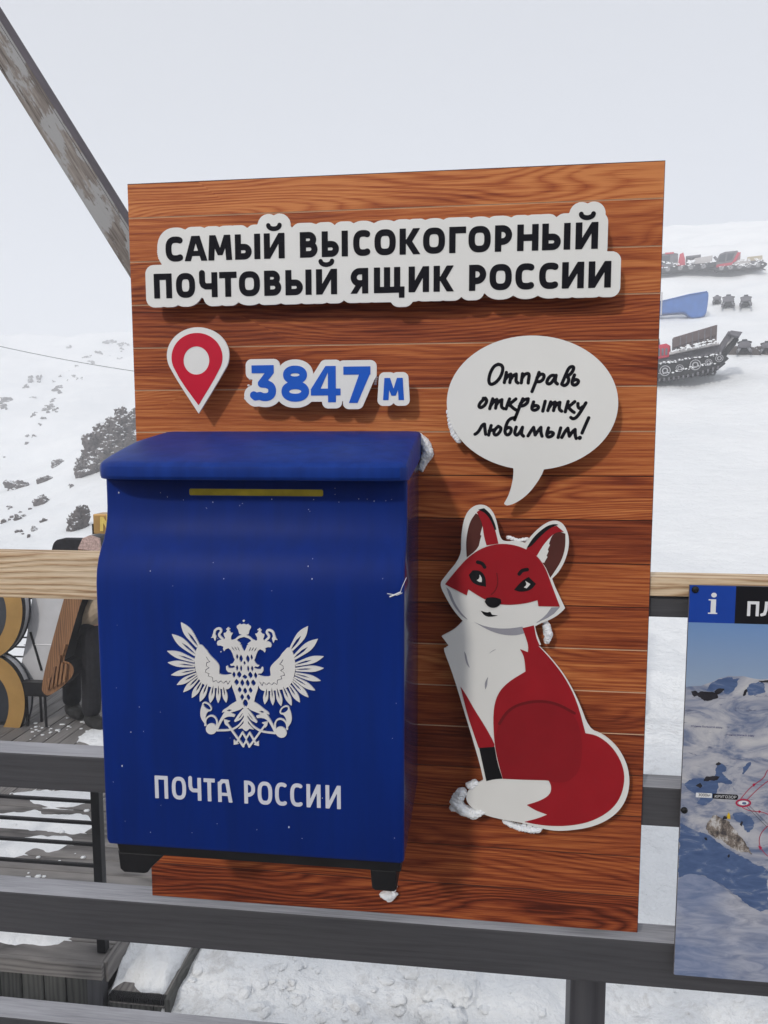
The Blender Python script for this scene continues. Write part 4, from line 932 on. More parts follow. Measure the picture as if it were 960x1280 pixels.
# ------------------------------------------------------------------ trail map sign on the right
def info_sign():
    Y = -.004
    xl = at(862, 731, Y)[0]; zt = at(862, 731, Y)[2]; zb = at(842, 1218, Y)[2]; wd = .62
    root = empty('trail_map_sign', (xl + wd / 2, 0, zb), 'printed trail map sign with a blue information header right of the board', 'sign')
    box('panel', (xl, Y, zb), (xl + wd, Y + .004, zt), 'machine_grey', root, bev=.0006, seg=1)
    A = lambda x, y: (840 + x / 8, 720 + y / 8); B = lambda x, y: (840 + x / 6.4, 880 + y / 6.4); Cc = lambda x, y: (760 + x / 3.765, 940 + y / 3.765)
    zh = at(*A(165, 462), Y)[2]; xs = at(*A(632, 300), Y)[0]
    def sheet(name, pts, mat, lv, sm=0, corner=60):
        rag = name in ('map_crag', 'map_face', 'map_hollow', 'map_cliff', 'map_valley')
        pts = smooth(pts, sm, corner) if sm else pts
        g0_ = union([('P', pts)]); b = bounds_of([pts], .004); am = min(.0018, (b[1] - b[0]) * .06) if rag else 0
        g = (lambda X, Z: g0_(X, Z) + am * 2 * fbm(X * 95, Z * 120, 4, .65)) if rag else g0_
        put(name, flat_mesh(g, b, max(.0009, (b[1] - b[0]) / 320), .0002, 0), Y - .00035 - .00028 * lv, mat, root)
    def rects(name, x0, x1, z0, z1, mat, lv):
        me = bpy.data.meshes.new(name); me.from_pydata([(x0, 0, z0), (x1, 0, z0), (x1, 0, z1), (x0, 0, z1)], [], [(0, 1, 2, 3)])
        put(name, me, Y - .0003 - .00028 * lv, mat, root)
    # prints
    m = N('map_sky_print'); sp = m.n('SeparateXYZ'); m.l(m.coord(), sp.inputs[0])
    t = m.mth('DIVIDE', m.mth('SUBTRACT', sp.outputs[2], 1.12), .17)
    m.col(m.ramp(t, [(0, (.30, .38, .50)), (1, (.115, .25, .53))])); m.rough(.35); MAT['map_sky'] = m.m
    m = N('map_snow_print'); v = m.coord(scale=(16, 1, 52)); f = m.noise(v, 1.6, 6, .68, .9); f2 = m.noise(m.coord(scale=(5, 1, 11)), 2.2, 5, .65, 1.0)
    c = m.ramp(f2, [(.36, (.13, .17, .28)), (.50, (.38, .39, .45)), (.66, (.52, .52, .54))])
    c = m.mix(m.ramp(f, [(.60, (0, 0, 0)), (.66, (.8, .8, .8))]), c, (.09, .11, .19)); m.col(c); m.rough(.35); MAT['map_snow'] = m.m
    m = N('map_ripple_print'); v = m.coord(scale=(8, 1, 30)); f = m.noise(v, 2.0, 6, .6, 1.2); g = m.noise(m.coord(scale=(3, 1, 4)), 2, 3)
    m.col(m.mix(m.ramp(g, [(.4, (0, 0, 0)), (.62, (1, 1, 1))]), m.ramp(f, [(.35, (.14, .19, .32)), (.65, (.27, .31, .44))]), m.ramp(f, [(.35, (.26, .28, .36)), (.65, (.47, .48, .54))]))); m.rough(.35); MAT['map_ripple'] = m.m
    m = N('map_rock_print'); f = m.noise(m.coord(scale=(22, 1, 14)), 2.6, 6, .75); m.col(m.ramp(f, [(.40, (.05, .045, .05)), (.52, (.24, .20, .17)), (.6, (.55, .54, .54))])); m.rough(.35); MAT['map_rock'] = m.m
    m = N('map_shadow_print'); f = m.noise(m.coord(scale=(10, 1, 26)), 2.4, 6, .65, .8); m.col(m.ramp(f, [(.36, (.055, .095, .21)), (.56, (.085, .135, .27)), (.68, (.24, .28, .37))])); m.rough(.35); MAT['map_shadow'] = m.m
    MAT['map_dark'] = plain('map_dark_print', (.028, .027, .034), .35, var=.4, scale=60)
    MAT['map_red'] = plain('map_red_print', (.40, .02, .07), .35); MAT['map_yellow'] = plain('map_yellow_print', (.62, .42, .03), .35)
    xr = xl + wd - .0005
    rects('header_blue', xl + .0006, xs, zh, zt - .0006, 'map_blue', 0)
    rects('header_black', xs, xr, zh, zt - .0006, 'map_black', 0)
    rects('map_sky', xl + .0006, xr, at(860, 870, Y)[2] - .03, zh, 'map_sky', 0)
    ext = lambda p: p + [(xr, p[-1][1])]
    ridge = onb([A(*q) for q in [(130, 1108), (200, 1100), (290, 1098), (340, 1078), (390, 1062), (440, 1040), (470, 1020), (520, 1015), (560, 1000), (640, 1003), (720, 1000), (770, 1015), (830, 1028), (900, 1035), (960, 1028)]], Y)
    zb_ = zb + .0006
    sheet('map_mountain', [(xl + .0006, ridge[0][1])] + ridge + [(ridge[-1][0] + .1, ridge[-1][1] + .03), (xr, ridge[-1][1] + .01), (xr, zb_), (xl + .0006, zb_)], 'map_snow', 1)
    for pts in ([(190, 1155), (240, 1150), (262, 1170), (300, 1150), (325, 1160), (400, 1158), (450, 1190), (462, 1215), (420, 1230), (370, 1242), (320, 1240), (290, 1225), (255, 1200), (215, 1205), (200, 1185)], [(425, 1145), (470, 1130), (515, 1128), (500, 1160), (450, 1180), (430, 1165)], [(730, 1190), (755, 1140), (740, 1130), (720, 1155), (712, 1195)], [(870, 1050), (960, 1040), (960, 1058), (900, 1056)]):
        sheet('map_crag', onb([A(*q) for q in pts], Y), 'map_dark', 3)
    for pts in ([(400, 1060), (470, 1030), (560, 1018), (660, 1030), (640, 1100), (600, 1160), (520, 1180), (520, 1125), (440, 1128), (400, 1150), (330, 1145), (370, 1090)], [(770, 1080), (850, 1060), (920, 1080), (925, 1160), (860, 1185), (760, 1190), (745, 1130)]):
        sheet('map_face', onb([A(*q) for q in pts], Y), 'map_shadow', 2, 1)
    for pts in ([(90, 630), (160, 600), (240, 595), (300, 610), (360, 545), (345, 500), (372, 455), (440, 500), (420, 530), (395, 545), (440, 590), (485, 630), (460, 640), (370, 635), (365, 680), (330, 770), (260, 815), (200, 790), (230, 745), (140, 700)], [(490, 880), (560, 862), (640, 900), (655, 960), (620, 1030), (580, 1020), (560, 960), (500, 930)], [(560, 560), (580, 490), (635, 455), (620, 500), (575, 560)]):
        sheet('map_hollow', onb([B(*q) for q in pts], Y), 'map_shadow', 2, 1)
    sheet('map_valley', [(xl + .0008, onb([B(55, 945)], Y)[0][1])] + onb([B(*q) for q in [(55, 945), (130, 990), (200, 1020), (270, 1030), (360, 1095), (440, 1150), (520, 1195), (600, 1240), (768, 1330)]], Y) + onb([Cc(*q) for q in [(753, 590), (753, 740), (700, 760), (640, 700), (560, 640), (500, 600), (420, 575), (330, 590)]], Y) + [(xl + .0008, onb([Cc(330, 600)], Y)[0][1])], 'map_shadow', 3, 1)
    sheet('map_snowfield', [(xl + .0008, onb([Cc(325, 600)], Y)[0][1])] + onb([Cc(*q) for q in [(330, 598), (370, 570), (430, 575), (500, 606), (560, 650), (620, 705), (690, 735), (753, 768)]], Y) + [(xr, onb([Cc(753, 790)], Y)[0][1]), (xr, zb_), (xl + .0008, zb_)], 'map_ripple', 4, 1)
    sheet('map_cliff', onb([B(*q) for q in [(270, 985), (300, 910), (350, 880), (400, 915), (450, 930), (500, 1000), (560, 1080), (600, 1130), (640, 1200), (560, 1180), (480, 1165), (420, 1110), (340, 1060), (290, 1035)]], Y), 'map_rock', 4, 1)
    for pts in ([(340, 485), (372, 452), (395, 470), (365, 490)], [(255, 610), (275, 580), (330, 568), (380, 575), (370, 598), (310, 612)], [(190, 650), (225, 632), (243, 650), (225, 668)], [(540, 960), (552, 932), (568, 940), (556, 985)], [(440, 1215), (455, 1195), (462, 1215), (452, 1235)], [(258, 1070), (270, 1065), (285, 1088), (268, 1085)]):
        sheet('map_crag', onb([B(*q) for q in pts], Y), 'map_dark', 4)
    def stroke(name, pts, w, mat, lv, f=B, sm=2):
        g = [('S', onb([f(*q) for q in smooth(pts, sm, 150, False)], Y), w)]
        put(name, flat_mesh(union(g), parts_bounds(g, .006), .0006, .0002, 0), Y - .00035 - .00028 * lv, mat, root)
    stroke('map_route', [(545, 760), (575, 720), (640, 650), (735, 590), (755, 530), (790, 510)], .0012, 'map_red', 5)
    stroke('map_route', [(600, 760), (690, 670), (790, 595)], .0012, 'map_red', 5)
    stroke('map_route', [(560, 825), (610, 850), (690, 858), (740, 865), (800, 900)], .0012, 'map_red', 5)
    stroke('map_route', [(790, 950), (720, 1010), (690, 1080), (705, 1150), (760, 1215), (800, 1230)], .0012, 'map_red', 5)
    stroke('map_lift', [(580, 800), (760, 985)], .0007, 'map_dark', 5, sm=0); stroke('map_lift', [(605, 800), (780, 975)], .0007, 'map_dark', 5, sm=0)
    for tri in ([(640, 640), (650, 632), (672, 632), (650, 660)], [(690, 845), (712, 856), (690, 870)], [(686, 1128), (718, 1140), (702, 1168)]): sheet('map_arrow', onb([B(*q) for q in tri], Y), 'map_red', 6)
    sheet('map_hut', onb([B(*q) for q in [(430, 910), (450, 862), (462, 880), (465, 918)]], Y), 'map_yellow', 6); sheet('map_hut', onb([B(*q) for q in [(398, 918), (412, 890), (440, 898), (436, 916)]], Y), 'map_dark', 7)
    stroke('map_ring', ell(568, 788, 56, 27, 30) + [ell(568, 788, 56, 27, 30)[0]], .0030, 'map_red', 6, sm=0)
    sheet('map_dot', onb([B(*q) for q in ell(568, 788, 40, 17, 24)], Y), 'print_white', 5); sheet('map_dot', onb([B(*q) for q in ell(575, 790, 18, 10, 16)], Y), 'map_shadow', 6)
    def tag_plate(pts, mat, lv): sheet('map_tag', onb([B(*q) for q in pts], Y), mat, lv, 0)
    tag_plate([(190, 706), (318, 712), (316, 748), (188, 742)], 'print_white', 5); tag_plate([(325, 712), (520, 722), (528, 740), (518, 762), (322, 752)], 'map_black', 6)
    def small(txt, f, a, b, mat, lv):
        pa, pb = at(*f(*a), Y), at(*f(*b), Y)
        cu = bpy.data.curves.new('t', 'FONT'); cu.body = txt; cu.size = 1; o = bpy.data.objects.new('t', cu); me = bpy.data.meshes.new_from_object(o)
        bpy.data.objects.remove(o); bpy.data.curves.remove(cu); me.materials.clear()
        co = np.empty(len(me.vertices) * 3); me.vertices.foreach_get('co', co); co = co.reshape(-1, 3); k = (pb[0] - pa[0]) / co[:, 0].max()
        me.vertices.foreach_set('co', np.stack([pa[0] + co[:, 0] * k, np.zeros(len(co)), pa[2] + (pb[2] - pa[2]) * co[:, 0] / co[:, 0].max() + co[:, 1] * k], 1).ravel())
        put('caption', me, Y - .0005 - .00028 * lv, mat, root)
    MAT['map_ink'] = plain('map_blue_ink', (.03, .04, .16), .4)
    small('ледник большой азау', B, (148, 180), (400, 192), 'map_ink', 5); small('ледник малый азау', B, (424, 248), (655, 258), 'map_ink', 5)
    small('3000м', B, (205, 732), (302, 737), 'map_black', 7); small('КРУГОЗОР', B, (336, 744), (510, 752), 'print_white', 8)
    # header lettering
    zi0, zi1 = at(*A(400, 378), Y)[2], at(*A(400, 232), Y)[2]; xi = at(*A(412, 300), Y)[0]; sI = (zi1 - zi0) / 146
    g = [R_(xi - 24 * sI, xi + 24 * sI, zi0, zi1), R_(xi - 48 * sI, xi + 40 * sI, zi0, zi0 + 12 * sI), R_(xi - 46 * sI, xi, zi1 - 12 * sI, zi1)]
    put('letter', flat_mesh(union(g), parts_bounds(g, .003), .0005, .0002, 0), Y - .0007, 'print_white', root)
    g = [('P', [(xi + 2 * sI + 26 * sI * math.cos(t), zi1 + 42 * sI + 24 * sI * math.sin(t)) for t in np.linspace(0, 2 * PI, 24, endpoint=False)])]
    put('letter_dot', flat_mesh(union(g), parts_bounds(g, .003), .0005, .0002, 0), Y - .0007, 'print_white', root)
    zl0, zl1 = at(*A(800, 400), Y)[2], at(*A(800, 252), Y)[2]; hh = zl1 - zl0; x1, x2 = at(*A(752, 300), Y)[0], at(*A(870, 300), Y)[0]; wl = x2 - x1
    for i, ch in enumerate('ПЛ'):
        g = glyph(ch, x1 + i * (wl + .0035) , x1 + i * (wl + .0035) + wl * (1 if i == 0 else 1.1), zl0, hh, hh * .2)
        put('letter', flat_mesh(union(g), parts_bounds(g, .003), .0005, .0002, 0), Y - .0009, 'print_white', root)
    bx, bz = at(*A(232, 135), Y)[0], at(*A(232, 135), Y)[2]
    bm = bmesh.new(); bmesh.ops.create_uvsphere(bm, u_segments=16, v_segments=8, radius=.0066); bmesh.ops.scale(bm, vec=(1, .6, 1), verts=bm.verts); bmesh.ops.translate(bm, verts=bm.verts, vec=(bx, Y - .001, bz))
    link('screw_head', mesh_of(bm), 'blackmetal', root, smooth=True)
    bx, bz = at(*Cc(358, 273), Y)[0], at(*Cc(358, 273), Y)[2]
    bm = bmesh.new(); bmesh.ops.create_uvsphere(bm, u_segments=16, v_segments=8, radius=.0066); bmesh.ops.scale(bm, vec=(1, .6, 1), verts=bm.verts); bmesh.ops.translate(bm, verts=bm.verts, vec=(bx, Y - .001, bz))
    link('screw_head', mesh_of(bm), 'blackmetal', root, smooth=True)
info_sign()

# ------------------------------------------------------------------ lower terrace on the left
DZ = -1.0; DX1 = -1.635; DY0 = 1.82
LD = box('lower_deck', (-7, DY0 + .03, DZ - .22), (DX1 - .02, 6.3, DZ - .045), 'fascia', kind='structure', bev=0)
y = DY0
while y < 3.3:
    wd = .142
    p = box('plank', (-7, y, DZ - .03), (DX1, y + wd - .007, DZ + random.uniform(-.002, .002)), 'deckx', LD, bev=.004, seg=1); p['tone'] = random.uniform(-.4, .6); y += wd
x = -7
while x < DX1 - .05:
    wd = min(.142, DX1 - x); p = box('plank', (x, y, DZ - .03), (x + wd - .007, 6.3, DZ + random.uniform(-.002, .002)), 'deck', LD, bev=.004, seg=1); p['tone'] = random.uniform(-.4, .6); x += wd
box('edge_board', (-7, DY0 - .028, DZ - .075), (DX1 + .012, DY0 - .002, DZ + .004), 'deckx', LD, bev=.004)
box('edge_board', (DX1 + .003, DY0, DZ - .10), (DX1 + .03, 6.3, DZ + .004), 'deck', LD, bev=.004)
x = DX1 - .075
box('corner_post', (x + .005, DY0 - .026, DZ - 1.0), (DX1 + .010, DY0 + .03, DZ - .077), 'greypost', LD, bev=.003)
while x > -3.4:
    wd = .118; p = box('fascia_board', (x - wd + .006, DY0 - .012, DZ - 1.0), (x, DY0 + .01, DZ - .077), 'fascia', LD, bev=.003, seg=1); p['tone'] = random.uniform(-.5, .5); x -= wd

def flat_patch(name, pts, z, th, seed, mat='snow', parent=None, amp=.03, **kw):
    q = smooth([tuple(atz(px, py, z)[:2]) for px, py in pts], 2, 120)
    b = bounds_of([q], amp + .02); xs = np.linspace(b[0], b[1], 110); ys = np.linspace(b[2], b[3], 90); X, Yg = np.meshgrid(xs, ys)
    f = sd_poly(q, X, Yg) + amp * 1.6 * fbm(X * 4 + seed, Yg * 4, 4, .6)
    Z = z + th * np.clip(-f / .08, -1.2, 1) + .008 * fbm(X * 9 + seed, Yg * 9, 3)
    keep = f < .04; idx = -np.ones(X.shape, int); idx[keep] = np.arange(keep.sum())
    fs = [(idx[j, i], idx[j, i + 1], idx[j + 1, i + 1], idx[j + 1, i]) for j in range(89) for i in range(109) if keep[j:j + 2, i:i + 2].all()]
    me = bpy.data.meshes.new(name); me.from_pydata(np.stack([X[keep], Yg[keep], Z[keep]], -1).tolist(), [], [tuple(map(int, k)) for k in fs]); me.update()
    return link(name, me, mat, parent, smooth=True, **kw)
bmx = [([(5, 990), (60, 986), (128, 990), (124, 1003), (80, 1010), (50, 1002), (20, 998)], 'snow patch on the lower deck just under the middle rail'),
       ([(-40, 1016), (30, 1014), (112, 1018), (114, 1040), (60, 1042), (0, 1037), (-40, 1040)], 'broad snow patch between the upper bars of the black deck railing'),
       ([(-40, 1046), (40, 1044), (90, 1047), (82, 1060), (60, 1065), (45, 1057), (20, 1074), (-40, 1080)], 'ragged snow patch behind the lower bars of the black deck railing'),
       ([(-40, 1160), (20, 1157), (60, 1164), (98, 1164), (78, 1172), (65, 1180), (20, 1177), (-40, 1180)], 'snow patch near the front edge of the lower deck'),
       ([(95, 920), (125, 905), (160, 905), (160, 935), (100, 930)], 'snow on the deck boards beside the black trousered legs')]
for i, (pts, lb) in enumerate(bmx): flat_patch('snow_patch', pts, DZ, .016, i * 3.7, label=lb, cat='snow')
def crumbs():
    bm = bmesh.new(); rnd = random.Random(11)
    for i in range(60):
        px = rnd.uniform(38, 118); py = 925 - (px - 40) * .18 + rnd.gauss(0, 6) - 8
        if i % 3 == 0: px, py = rnd.uniform(5, 115), rnd.uniform(992, 1100)
        w = atz(px, py, DZ + .004); r = rnd.uniform(.004, .018)
        bmesh.ops.create_icosphere(bm, subdivisions=1, radius=r, matrix=Matrix.Translation(Vector(w)) @ Matrix.Diagonal((1.4, 1.2, .4, 1)))
    link('snow_crumbs', mesh_of(bm), 'snow', label='scattered snow crumbs lying on the lower deck boards', cat='snow', kind='stuff', smooth=True)
crumbs()

def metal_railing(Y, X0, X1, posts, label, top=.97):
    root = empty('metal_railing', ((X0 + X1) / 2, Y, DZ), label, 'railing')
    for px_ in posts: box('post', (px_ - .022, Y - .022, DZ + .004), (px_ + .022, Y + .022, DZ + top), 'blackmetal', root, bev=.003)
    z = DZ + .12
    while z < DZ + top - .04:
        box('bar', (X0, Y - .008, z - .008), (X1, Y + .008, z + .008), 'blackmetal', root, bev=.002, seg=1); z += .112
    box('handrail', (X0, Y - .025, DZ + top), (X1, Y + .025, DZ + top + .03), 'blackmetal', root, bev=.004)
metal_railing(1.90, -4.6, -1.665, [-4.55, -3.1, -1.67], 'black metal railing with thin bars at the near edge of the lower deck')
metal_railing(6.2, -6.9, -1.66, [-6.88, -5.4, -3.9, -1.68], 'black metal railing at the far edge of the lower deck', .95)

# snow covered steps beside the terrace
def steps():
    zt = -1.16
    a, b = atz(134, 1243, zt), atz(206, 1250, zt)
    root = empty('deck_steps', (a[0], a[1], -1.8), 'grey wooden step with black ribbed edging below the lower deck', 'steps')
    xr = b[0]; yf = DY0 - .012
    box('tread', (DX1 + .035, yf, zt - .04), (xr, 3.6, zt), 'deck', root, bev=.004)
    bm = bmesh.new(); n = 26; L = xr - DX1 - .035
    for i in range(n): bm_box(bm, (DX1 + .037 + L * i / n, yf - .012, zt - .022), (DX1 + .037 + L * (i + .62) / n, yf + .03, zt + .006))
    link('edge_strip', mesh_of(bm), 'rubber', root)
    x = DX1 + .035
    while x < xr - .02:
        w = min(.115, xr - x); box('riser_board', (x, yf + .004, zt - .7), (x + w - .005, yf + .026, zt - .042), 'fascia', root, bev=.003, seg=1); x += w
    box('stringer', (xr + .002, yf - .01, zt - .6), (xr + .03, 3.6, zt + .012), 'fascia', root, bev=.003)
    # snow cushion on the tread
    nx, ny = 46, 60; xs = np.linspace(DX1 + .032, xr - .01, nx); ys = np.linspace(yf + .04, 3.6, ny); Xg, Yg = np.meshgrid(xs, ys)
    u = (Xg - xs[0]) / (xs[-1] - xs[0]); v = (Yg - ys[0]) / (ys[-1] - ys[0])
    e = np.minimum(np.minimum(u + .35, 1 - u) * 6, v * 14 + .03); e = np.clip(e, 0, 1) ** .5
    Z = zt + e * (.085 + .09 * np.clip(v * 4, 0, 1) * (1 - u) ** 1.5 + .11 * fbm(Xg * 3.3, Yg * 3.3, 5, .6)) - .01
    dent = np.exp(-(((Xg - atz(158, 1208, zt + .1)[0]) / .05) ** 2 + ((Yg - atz(158, 1208, zt + .1)[1]) / .06) ** 2)); Z -= .06 * dent
    Xj = Xg + .02 * fbm(Xg * 9 + 3, Yg * 9, 3) * (v < .1); Yj = Yg + .06 * fbm(Xg * 6, Yg * 6 + 9, 3) * (1 - v) ** 4
    vs = np.stack([Xj, Yj, Z], -1).reshape(-1, 3).tolist(); fs = [(j * nx + i, j * nx + i + 1, (j + 1) * nx + i + 1, (j + 1) * nx + i) for j in range(ny - 1) for i in range(nx - 1)]
    base = len(vs); rim = [i for i in range(nx)] + [j * nx + nx - 1 for j in range(1, ny)] + [(ny - 1) * nx + i for i in range(nx - 2, -1, -1)] + [j * nx for j in range(ny - 2, 0, -1)]
    for k in rim: q = vs[k]; vs.append([q[0], q[1], zt + .001])
    m_ = len(rim)
    for k in range(m_): fs.append((rim[k], base + k, base + (k + 1) % m_, rim[(k + 1) % m_]))
    me = bpy.data.meshes.new('snow'); me.from_pydata(vs, [], fs); me.update()
    link('snow_cushion', me, 'snow', label='thick wind packed snow cushion lying on the deck step', cat='snow', smooth=True)
steps()

# lumps of hard snow in front of the railing foot
for i, (pts, lb) in enumerate([([(518, 1215, 16), (530, 1210, 14), (508, 1210, 11)], 'grey hard snow lump left of the larger lump below the lowest rail'),
                ([(555, 1232, 26), (575, 1240, 20), (545, 1246, 18), (580, 1228, 15)], 'large crumbly snow lump below the rail at the middle of the picture'),
                ([(548, 1272, 20), (562, 1280, 16)], 'crumbly snow lump at the bottom edge of the picture'),
                ([(1010, 1250, 20)], 'snow lump below the trail map sign')]):
    bl = []
    for px, py, rp in pts:
        w = ground_hit(px, py); r = rp * np.linalg.norm(w - CAM) / F; bl.append(((w[0], w[1], w[2]), (r, r, r * .75)))
    lump('snow_lump', bl, 'slush', .3, 20 + i, sub=4, label=lb, cat='snow', skinned=True, disp=.7)
def slush_bits():
    bm = bmesh.new(); rnd = random.Random(3)
    for i in range(170):
        px = rnd.gauss(390, 80); py = rnd.uniform(1172, 1285)
        if i > 120: px = rnd.uniform(260, 940)
        w = ground_hit(px, py, 2.4, 8); r = rnd.choice((.004, .005, .006, .008, .011, .017, .03))
        bmesh.ops.create_icosphere(bm, subdivisions=2, radius=r, matrix=Matrix.Translation(Vector(w)) @ Matrix.Rotation(rnd.uniform(0, 3), 4, 'Z') @ Matrix.Diagonal((rnd.uniform(1, 2.2), 1, rnd.uniform(.25, .6), 1)))
    for v in bm.verts: v.co += noise.noise_vector(v.co * 45) * .007 + noise.noise_vector(v.co * 130) * .003
    link('snow_rubble', mesh_of(bm), 'slush', label='small lumps of trodden snow scattered under the railing', cat='snow', kind='stuff', smooth=True)
slush_bits()

# ------------------------------------------------------------------ golden numerals on the terrace
def extruded(name, f, b, Y, depth, mats, parent, res=.008, **kw):
    me = flat_mesh(f, b, res, depth, .006); me.transform(Matrix.Translation((0, Y, 0)))
    o = link(name, me, mats, parent, **kw)
    if isinstance(mats, list):
        for p in me.polygons:
            if abs(p.normal.y) < .7: p.material_index = 1
    return o
def numerals():
    Y = 4.55
    s = (Y - CAM[1]) / F
    def E(cx, cy, rx, ry): return ('P', onb(ell(cx, cy, rx, ry, 64), Y))
    a, b = union([E(-17, 879, 48, 61), E(-16, 764, 44, 60)]), union([E(-17, 882, 28, 41), E(-16, 767, 24, 38)])
    bb = bounds_of([E(-17, 879, 48, 61)[1], E(-16, 764, 44, 60)[1]], .02)
    root = empty('golden_numeral', (float(at(-17, 940, Y)[0]), Y, DZ), 'tall golden numeral eight with round openings at the left picture edge', 'numeral')
    extruded('face', minus(a, b), bb, Y, .05, ['gold', 'blackmetal'], root)
    extruded('shell', minus(lambda X, Z: a(X, Z) + .012, lambda X, Z: b(X, Z) - .012), bb, Y + .0505, .07, ['blackmetal', 'sheet'], root)
    extruded('back_plate', a, bb, Y + .121, .01, 'dark_glass', root)
    box('foot', (bb[0] + .3, Y + .05, DZ + .002), (bb[1] - .25, Y + .13, bb[2] + .05), 'blackmetal', root)
    # slanting numeral
    Y2 = 4.50
    o = smooth(onb([(98, 686), (103, 673), (112, 669), (124, 672), (127, 684), (118, 705), (97, 765), (80, 826), (88, 828), (93, 836), (90, 848), (66, 868), (56, 870), (50, 858), (78, 754)], Y2), 2, 80)
    f = union([('P', o)]); bb = bounds_of([o], .02)
    root = empty('golden_numeral', (float(at(66, 868, Y2)[0]), Y2, DZ), 'slanting brown slatted numeral between the golden eight and the black trousered person', 'numeral')
    extruded('shell', f, bb, Y2, .16, ['brown_slat', 'blackmetal'], root, label='dark edged slanting shell')
    for k in range(5):
        xa = 57 + k * 5.2; q0 = max(772, 848 - k * 14); q1 = 864 - k * 2.6
        pts = onb([(xa, q1), (xa + 2.9, q1 - 1.5), (xa + 2.9 + 3 + k * 1.2, q0), (xa + 3 + k * 1.2, q0)], Y2 - .03)
        g = union([('P', pts)]); me = flat_mesh(lambda X, Z, g=g: np.maximum(g(X, Z), f(X, Z) + .012), bounds_of([pts], .02), .004, .028, .003); me.transform(Matrix.Translation((0, Y2 - .03, 0)))
        link('slat', me, 'gold' if False else 'brown_slat', root)
    p1 = onb([(97, 686), (103, 673), (112, 669), (124, 673), (126, 690)], Y2 - .02); g = union([('P', p1)])
    me = flat_mesh(g, bounds_of([p1]), .006, .018, .003); me.transform(Matrix.Translation((0, Y2 - .02, 0))); link('cap', me, 'cap_pink', root)
    c0, c1 = at(28, 869, Y2 + .08), at(60, 853, Y2 + .08)
    box('foot', (float(c0[0]), Y2 + .06, float(c0[2])), (float(c1[0]), Y2 + .14, float(c1[2])), 'blackmetal', root)
    for px in (33, 56): xk = float(at(px, 868, Y2 + .1)[0]); tube('leg', [(xk, Y2 + .1, DZ), (xk, Y2 + .1, float(c0[2]) + .01)], .012, 'blackmetal', root)
    # brushed sheet metal screen behind
    Y3 = 4.70
    pts = onb([(42, 735), (84, 735), (74, 780), (54, 868), (28, 862), (22, 852), (33, 800)], Y3); g = union([('P', pts)])
    root = empty('metal_screen', (float(at(45, 866, Y3)[0]), Y3, DZ), 'sheet metal screen panel behind the slanting numeral', 'screen')
    extruded('sheet', g, bounds_of([pts], .02), Y3, .03, 'sheet', root)
    tube('seam', [at(38, 790, Y3 - .004), at(52, 838, Y3 - .004)], .010, 'blackmetal', root)
    tube('seam', [at(30, 806, Y3 - .003), at(66, 806, Y3 - .003)], .004, 'sheet', root)
    for px in (33, 50): xk = float(at(px, 860, Y3 + .015)[0]); tube('leg', [(xk, Y3 + .015, DZ), (xk, Y3 + .015, float(at(px, 858, Y3)[2]))], .012, 'blackmetal', root)
    p2 = smooth(onb([(64, 692), (66, 680), (71, 674.5), (76, 674), (104, 674.5), (104, 692)], Y2 + .5), 2, 80); g = union([('P', p2)])
    root = empty('padded_top', (float(at(80, 690, Y2)[0]), Y2 + .5, DZ), 'dark rounded slab showing just above the pale top beam', 'slab')
    extruded('slab', g, bounds_of([p2], .02), Y2 + .5, .12, 'trouser_black', root)
    tube('support', [(float(at(85, 690, Y2 + .56)[0]), Y2 + .56, DZ), (float(at(85, 690, Y2 + .56)[0]), Y2 + .56, float(at(85, 688, Y2 + .56)[2]))], .025, 'blackmetal', root)
    # gilded block
    Y4 = 5.6; a, b = at(117, 671, Y4), at(146, 643, Y4)
    root = empty('gilded_block', (float(a[0] + b[0]) / 2, Y4, DZ), 'small gilded sign block with a bright letter left of the mailbox', 'sign')
    box('block', (a[0], Y4, a[2] + .03), (b[0], Y4 + .2, b[2]), 'gold', root, bev=.012); box('side_plate', (a[0] - .012, Y4 - .004, a[2] - .01), (a[0] - .001, Y4 + .2, b[2] - .1), 'blackmetal', root)
    box('shelf', (a[0] - .01, Y4 - .02, a[2]), (b[0], Y4 + .2, a[2] + .028), 'steel', root)
    MAT['bright_gold'] = plain('bright_gold', (.75, .56, .14), .35, metal=.3)
    q = lambda x, y: tuple(at(x, y, Y4 - .012)[[0, 2]])
    g = [('P', [q(125, 664), q(129, 664), q(129, 648), q(125, 646)]), ('P', [q(125, 646), q(129, 646), q(137, 660), q(134, 663)]), ('P', [q(133, 662), q(137, 662), q(137, 641), q(133, 643)])]
    put('letter', flat_mesh(union(g), parts_bounds(g, .02), .004, .01, .001), Y4 - .012, 'bright_gold', root)
    xm = float(a[0] + b[0]) / 2
    tube('support', [(xm, Y4 + .1, DZ), (xm, Y4 + .1, a[2])], .03, 'blackmetal', root)
numerals()

